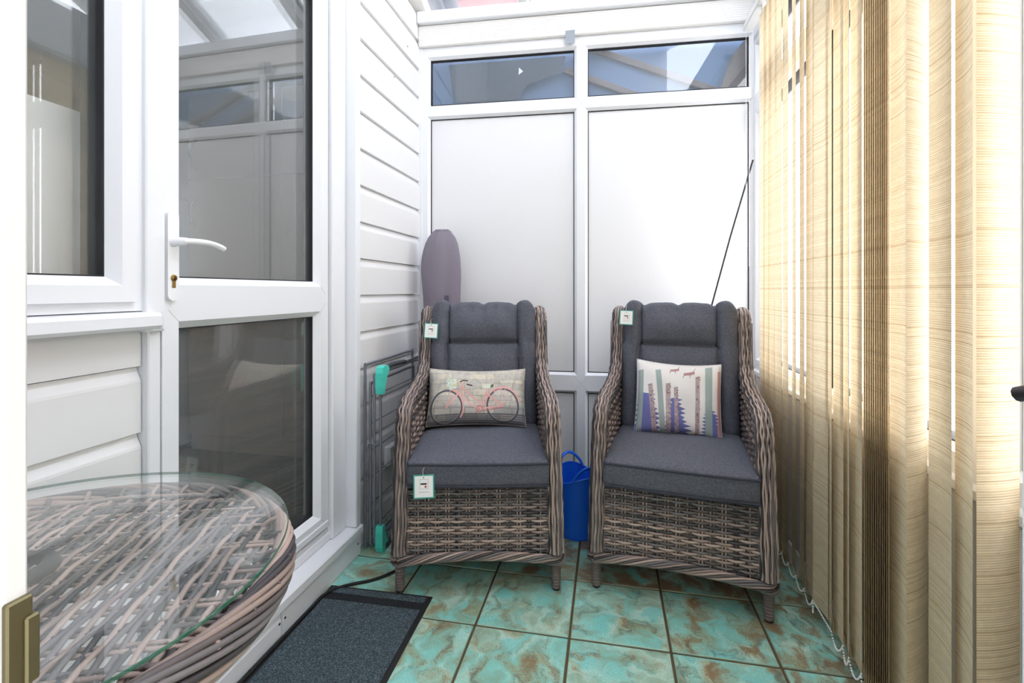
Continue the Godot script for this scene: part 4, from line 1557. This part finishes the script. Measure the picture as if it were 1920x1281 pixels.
func build_blind() -> void:
	var t := thing("vertical_blind", "tall cream and tan vertical slat blind covering the right hand windows", "blind", Vector3(XB, 0, 0))
	var top := 2.315
	var bot := 0.07
	bx("headrail", -0.022, 0.022, top + 0.02, top + 0.052, -2.50, -0.15, M.headrail, t, 0.003)
	var cl := MB.new()
	var sm := slat_sheet(top - bot, 0.089)
	var wm := MB.new()
	wm.box(Vector3(0, 0, 0.0), Vector3(0.080, 0.034, 0.0022), 0.0008)
	var wmesh := wm.mesh()
	var hm := MB.new()
	hm.span(-0.008, 0.008, 0.0, 0.018, -0.002, 0.002, 0.0008)
	hm.span(-0.003, 0.003, 0.016, 0.030, -0.003, 0.003, 0.0008)
	var hmesh := hm.mesh()
	var list := slat_list()
	var beads := MB.new()
	var prev := Vector3.ZERO
	for k in list.size():
		var z: float = list[k][0]
		var a: float = list[k][1]
		var s := part("slat", sm, M.blind_cloth, t, Vector3(0, top, z))
		s.rotation.y = a
		part("hanger", hmesh, M.headrail, s)
		part("bottom_weight", wmesh, M.blind_cloth, s, Vector3(0, -(top - bot) + 0.019, 0.0045))
		var e := Vector3(-cos(a) * 0.040, bot + 0.006, z + sin(a) * 0.040)
		if cos(a) < 0.0:
			e = Vector3(cos(a) * 0.040, bot + 0.006, z - sin(a) * 0.040)
		if k > 0:
			var d := prev.distance_to(e)
			var nb := int(clampf(0.105 / 0.0062, 6.0, 30.0))
			var sag := sqrt(maxf(0.0, 0.105 * 0.105 - d * d)) * 0.46
			for q in nb:
				var f := float(q) / nb
				var p := prev.lerp(e, f) - Vector3(0, sag * 4.0 * f * (1.0 - f) * 0.8, 0)
				p.y = maxf(p.y, 0.006)
				beads.lathe([Vector2(0.0, -0.0028), Vector2(0.0022, -0.0015), Vector2(0.0028, 0.0), Vector2(0.0022, 0.0015), Vector2(0.0, 0.0028)], 6, p)
		prev = e
	stuff(part("bead_chain", beads, M.bead, t))
	var ch := MB.new()
	for dx in [0.0, 0.018]:
		var y := 2.33
		while y > 1.2:
			ch.lathe([Vector2(0.0, -0.0024), Vector2(0.002, -0.0012), Vector2(0.0024, 0.0), Vector2(0.002, 0.0012), Vector2(0.0, 0.0024)], 6, Vector3(-0.012 + dx * 0.5, y, -2.485 + dx))
			y -= 0.0075
	stuff(part("control_chain", ch, M.bead, t))

# ------------------------------------------------------------------ small things
func build_tub() -> void:
	var t := thing("flexible_tub", "blue plastic flexible tub with loop handles standing between the armchairs", "tub", Vector3(-0.132, 0, -2.190), deg_to_rad(-62.0))
	var b := MB.new()
	var seg := 64
	# wall with a rim that rises to the two handles
	var rim := func(a: float) -> float: return 0.245 + 0.034 * pow(absf(cos(a)), 3.0)
	for side in [0.0, 0.003]:
		var rows := []
		for k in 13:
			var f := k / 12.0
			var row := []
			for s in seg + 1:
				var a := TAU * s / seg
				var y: float = rim.call(a) * f
				var rr: float = 0.088 + 0.022 * f - side
				if f < 0.12:
					rr -= 0.006 * (1.0 - f / 0.12)
				row.append(Vector3(cos(a) * rr, y, sin(a) * rr))
			rows.append(row)
		b.sheet(rows, [], side == 0.0)
	var disc := []
	for s in seg:
		var a := TAU * s / seg
		disc.append(Vector3(cos(a) * 0.085, 0.002, sin(a) * 0.085))
	b.flat(disc, Vector3.DOWN)
	part("body", b, M.blue_plastic, t)
	var lip := MB.new()
	var pts := PackedVector3Array()
	for s in seg + 1:
		var a := TAU * s / seg
		pts.push_back(Vector3(cos(a) * 0.1095, rim.call(a), sin(a) * 0.1095))
	lip.tube(pts, 0.0045, 0.0035, 8)
	part("rim", lip, M.blue_plastic, t)
	for s in [0.0, PI]:
		var hb := MB.new()
		var hp := PackedVector3Array()
		for k in 21:
			var f := k / 20.0
			var a: float = s + lerpf(-0.62, 0.62, f)
			hp.push_back(Vector3(cos(a) * 0.1105, rim.call(a) + 0.046 * pow(sin(PI * f), 0.7), sin(a) * 0.1105))
		hb.tube(hp, 0.0085, 0.0055, 8)
		part("handle", hb, M.blue_plastic, t)

func build_airer() -> void:
	var t := thing("clothes_airer", "folded grey metal clothes airer with turquoise corners leaning at the cladding", "clothes airer", Vector3(-0.955, 0, -1.865))
	# folded frames side by side, parallel to the wall; local z runs back from the near edge
	var idx := 0
	for e in [[-0.044, 0.012, 0.775, 0.0, 0.50], [-0.022, 0.02, 0.70, -0.004, 0.46], [0.0, 0.035, 0.735, 0.004, 0.48], [0.026, 0.03, 0.755, 0.0, 0.49]]:
		var f := MB.new()
		var x: float = e[0]
		var y0: float = e[1]
		var y1: float = e[2]
		var z0: float = e[3]
		var z1: float = -e[4]
		f.tube(smooth_path([Vector3(x, y0, z0 - 0.03), Vector3(x, y0 + 0.006, z0 - 0.006), Vector3(x, y0 + 0.03, z0), Vector3(x, (y0 + y1) * 0.5, z0), Vector3(x, y1 - 0.03, z0), Vector3(x, y1 - 0.006, z0 - 0.006), Vector3(x, y1, z0 - 0.03), Vector3(x, y1, (z0 + z1) * 0.5), Vector3(x, y1, z1 + 0.03), Vector3(x, y1 - 0.03, z1), Vector3(x, (y0 + y1) * 0.5, z1), Vector3(x, y0 + 0.03, z1), Vector3(x, y0, z1 + 0.03), Vector3(x, y0, (z0 + z1) * 0.5), Vector3(x, y0, z0 - 0.03)], 4), 0.0062, 0.0062, 8)
		part("frame", f, M.grey_tube, t)
		if idx == 1:
			for k in 6:
				var w := MB.new()
				var y := lerpf(y0 + 0.06, y1 - 0.06, k / 5.0)
				w.tube(PackedVector3Array([Vector3(x, y, z0), Vector3(x, y, z1)]), 0.0022, 0.0022, 6)
				part("drying_wire", w, M.grey_tube, t)
		idx += 1
	# turquoise corner grips
	for s in [1.0, -1.0]:
		var yc := 0.715 if s > 0 else 0.052
		var g := MB.new()
		var poly := PackedVector2Array([Vector2(0.012, -0.058), Vector2(0.016, -0.030), Vector2(0.016, 0.030), Vector2(0.008, 0.052), Vector2(-0.008, 0.058), Vector2(-0.040, 0.056), Vector2(-0.052, 0.040), Vector2(-0.030, 0.010), Vector2(-0.012, -0.030), Vector2(-0.010, -0.058)])
		if s < 0:
			for q in poly.size():
				poly[q].y = -poly[q].y
		# polygon x = local z, y = height
		g.prism(poly, -0.016, 0.016, Transform3D(Basis(Vector3(0, 0, 1), Vector3(0, 1, 0), Vector3(-1, 0, 0)), Vector3(0.026, yc, 0)))
		for q in 2:
			g.span(0.008, 0.044, yc - 0.022 + 0.034 * q - 0.0012, yc - 0.022 + 0.034 * q + 0.0012, 0.0155, 0.0172, 0.0004)
		part("corner_grip", g, M.teal_plastic, t)
	var hb := MB.new()
	hb.tube(smooth_path([Vector3(0.026, 0.757, -0.045), Vector3(0.026, 0.764, -0.09), Vector3(0.026, 0.762, -0.16), Vector3(0.026, 0.757, -0.24)], 5), 0.012, 0.010, 10)
	part("padded_grip", hb, M.dark_grip, t)
	bx("foot_block", 0.010, 0.044, 0.002, 0.03, -0.10, -0.012, M.dark_grip, t, 0.004)
	var ck := MB.new()
	ck.tube(smooth_path([Vector3(-0.03, 0.42, 0.006), Vector3(-0.02, 0.45, 0.012), Vector3(0.0, 0.452, 0.012), Vector3(0.012, 0.44, 0.008)], 4), 0.003, 0.003, 6)
	ck.tube(smooth_path([Vector3(-0.03, 0.42, 0.006), Vector3(-0.035, 0.36, 0.012), Vector3(-0.025, 0.30, 0.010)], 4), 0.003, 0.003, 6)
	part("catch", ck, M.grey_tube, t)

func build_sleeve() -> void:
	var t := thing("parasol_sleeve", "grey purple fabric sleeve standing upright in the corner behind left armchair", "fabric sleeve", Vector3(-0.872, 0, -2.455), 0.10)
	var b := MB.new()
	var rows := []
	var H := 1.405
	for k in 41:
		var f := k / 40.0
		var y := H * f
		var wx := 0.094 + 0.012 * exp(-pow((f - 0.86) / 0.10, 2.0))
		var wz := 0.055
		if f > 0.84:
			var q := (f - 0.84) / 0.16
			wx *= sqrt(maxf(0.0, 1.0 - pow(q, 2.6) * 0.80))
			wz *= sqrt(maxf(0.0, 1.0 - pow(q, 2.6) * 0.86))
		if f < 0.03:
			wx *= 0.85
			wz *= 0.85
		var row := []
		for s in 41:
			var a := TAU * s / 40.0
			var pl := 1.0 + 0.07 * sin(a * 5.0 + f * 6.0) * (0.4 + f) + (0.05 * sin(a * 14.0) if f > 0.93 else 0.0)
			row.append(Vector3(cos(a) * wx * pl + 0.006 * sin(f * 5.0) + 0.010 * f, y, sin(a) * wz * pl))
		rows.append(row)
	b.sheet(rows, [], true)
	var topc := []
	for s in 40:
		topc.append(rows[40][s])
	b.flat(topc, Vector3.UP)
	part("sleeve", b, M.sleeve_cloth, t)
	var l := MB.new()
	l.span(0.028, 0.052, 1.00, 1.062, 0.0525, 0.0545, 0.0006)
	part("sewn_label", l, M.sleeve_label, t)
	var d := MB.new()
	for k in 14:
		var a := TAU * k / 14.0
		d.tube(smooth_path([rows[40][int(k * 40 / 14.0)] + Vector3(0, -0.004, 0), rows[40][int(k * 40 / 14.0)] * Vector3(0.6, 1, 0.6) + Vector3(0.004 * cos(a), 0.006, 0)], 3), 0.006, 0.005, 6)
	part("gathered_top", d, M.sleeve_cloth, t)

func build_small() -> void:
	# door mat
	var m := thing("door_mat", "dark grey ribbed doormat with black rubber border on the tiles by the step", "doormat", Vector3(-0.795, 0, -1.23), 0.02)
	bx("rubber_backing", -0.195, 0.195, 0.0005, 0.005, -0.385, 0.39, M.black_rubber, m, 0.002)
	bx("carpet", -0.180, 0.178, 0.005, 0.0085, -0.305, 0.305, M.mat_carpet, m, 0.0015)
	bx("end_band", -0.180, 0.178, 0.005, 0.0072, -0.342, -0.306, M.mat_dark, m, 0.001)
	bx("end_band", -0.180, 0.178, 0.005, 0.0085, -0.372, -0.343, M.mat_carpet, m, 0.001)
	bx("end_band", -0.180, 0.178, 0.005, 0.0085, 0.307, 0.378, M.mat_carpet, m, 0.001)
	# flex on the floor
	var c := thing("floor_cable", "black power cable running along the floor from chair past the mat", "cable")
	var b := MB.new()
	b.tube(smooth_path([Vector3(-0.56, 0.0055, -2.20), Vector3(-0.70, 0.0055, -1.92), Vector3(-0.809, 0.0055, -1.732), Vector3(-0.861, 0.0055, -1.669), Vector3(-0.915, 0.0055, -1.635), Vector3(-0.955, 0.0075, -1.60), Vector3(-0.982, 0.014, -1.54), Vector3(-0.986, 0.014, -1.42), Vector3(-0.986, 0.014, -1.1), Vector3(-0.985, 0.010, -0.7)], 8), 0.0052, 0.0052, 8)
	part("flex", b, M.black_rubber, c)
	# cord across the end wall
	var k := thing("black_cord", "thin straight black cord slanting across the white end wall behind right armchair", "cord")
	var kb := MB.new()
	kb.tube(PackedVector3Array([Vector3(0.705, 1.735, -2.580), Vector3(0.60, 1.36, -2.576), Vector3(0.515, 1.03, -2.572), Vector3(0.42, 0.66, -2.567), Vector3(0.36, 0.42, -2.563)]), 0.0042, 0.0042, 8)
	part("strand", kb, M.black_rubber, k)
	# tape on the beam
	var tp := thing("grey_tape", "small piece of grey tape stuck on the frame above end windows", "tape", Vector3(XL, 0, LZ), deg_to_rad(2.4))
	var tb := MB.new()
	tb.prism(PackedVector2Array([Vector2(0.812, 2.462), Vector2(0.862, 2.465), Vector2(0.862, 2.396), Vector2(0.814, 2.394)]), 0.0228, 0.0238)
	part("strip", tb, M.tape, tp)
	# socket plate on the cladding
	var so := thing("wall_socket", "small white outdoor socket box on the cladding behind clothes airer", "socket", Vector3(XL, 0.305, -2.155), PI / 2)
	bx("back_box", -0.045, 0.045, -0.045, 0.045, 0.0, 0.022, M.upvc, so, 0.004)
	bx("cover_flap", -0.043, 0.043, -0.038, 0.043, 0.022, 0.030, M.cladding, so, 0.004)

# ------------------------------------------------------------------ everything

func slat_list() -> Array:
	# place along the rail, turn
	return [[-2.284, 1.500], [-2.218, 1.485], [-2.151, 1.513], [-2.075, 1.536], [-1.999, 1.471], [-1.913, 1.370], [-1.839, 1.387], [-1.776, 1.439], [-1.693, 1.683], [-1.626, 1.292], [-1.570, 1.452], [-1.522, 1.315], [-1.467, 1.444], [-1.428, 1.171], [-1.417, 1.168], [-1.406, 1.165], [-1.395, 1.162], [-1.385, 1.159], [-1.374, 1.156], [-1.364, 1.153], [-1.354, 1.150], [-1.344, 1.148], [-1.335, 1.145], [-1.325, 1.142], [-1.316, 1.139], [-1.273, 1.447], [-1.203, 0.669], [-1.130, 1.445], [-1.063, 1.292], [-0.980, 0.347], [-0.898, 1.309], [-0.818, 1.309], [-0.738, 1.309], [-0.658, 1.309], [-0.578, 1.309], [-0.498, 1.309], [-0.418, 1.309], [-0.338, 1.309], [-0.258, 1.309]]
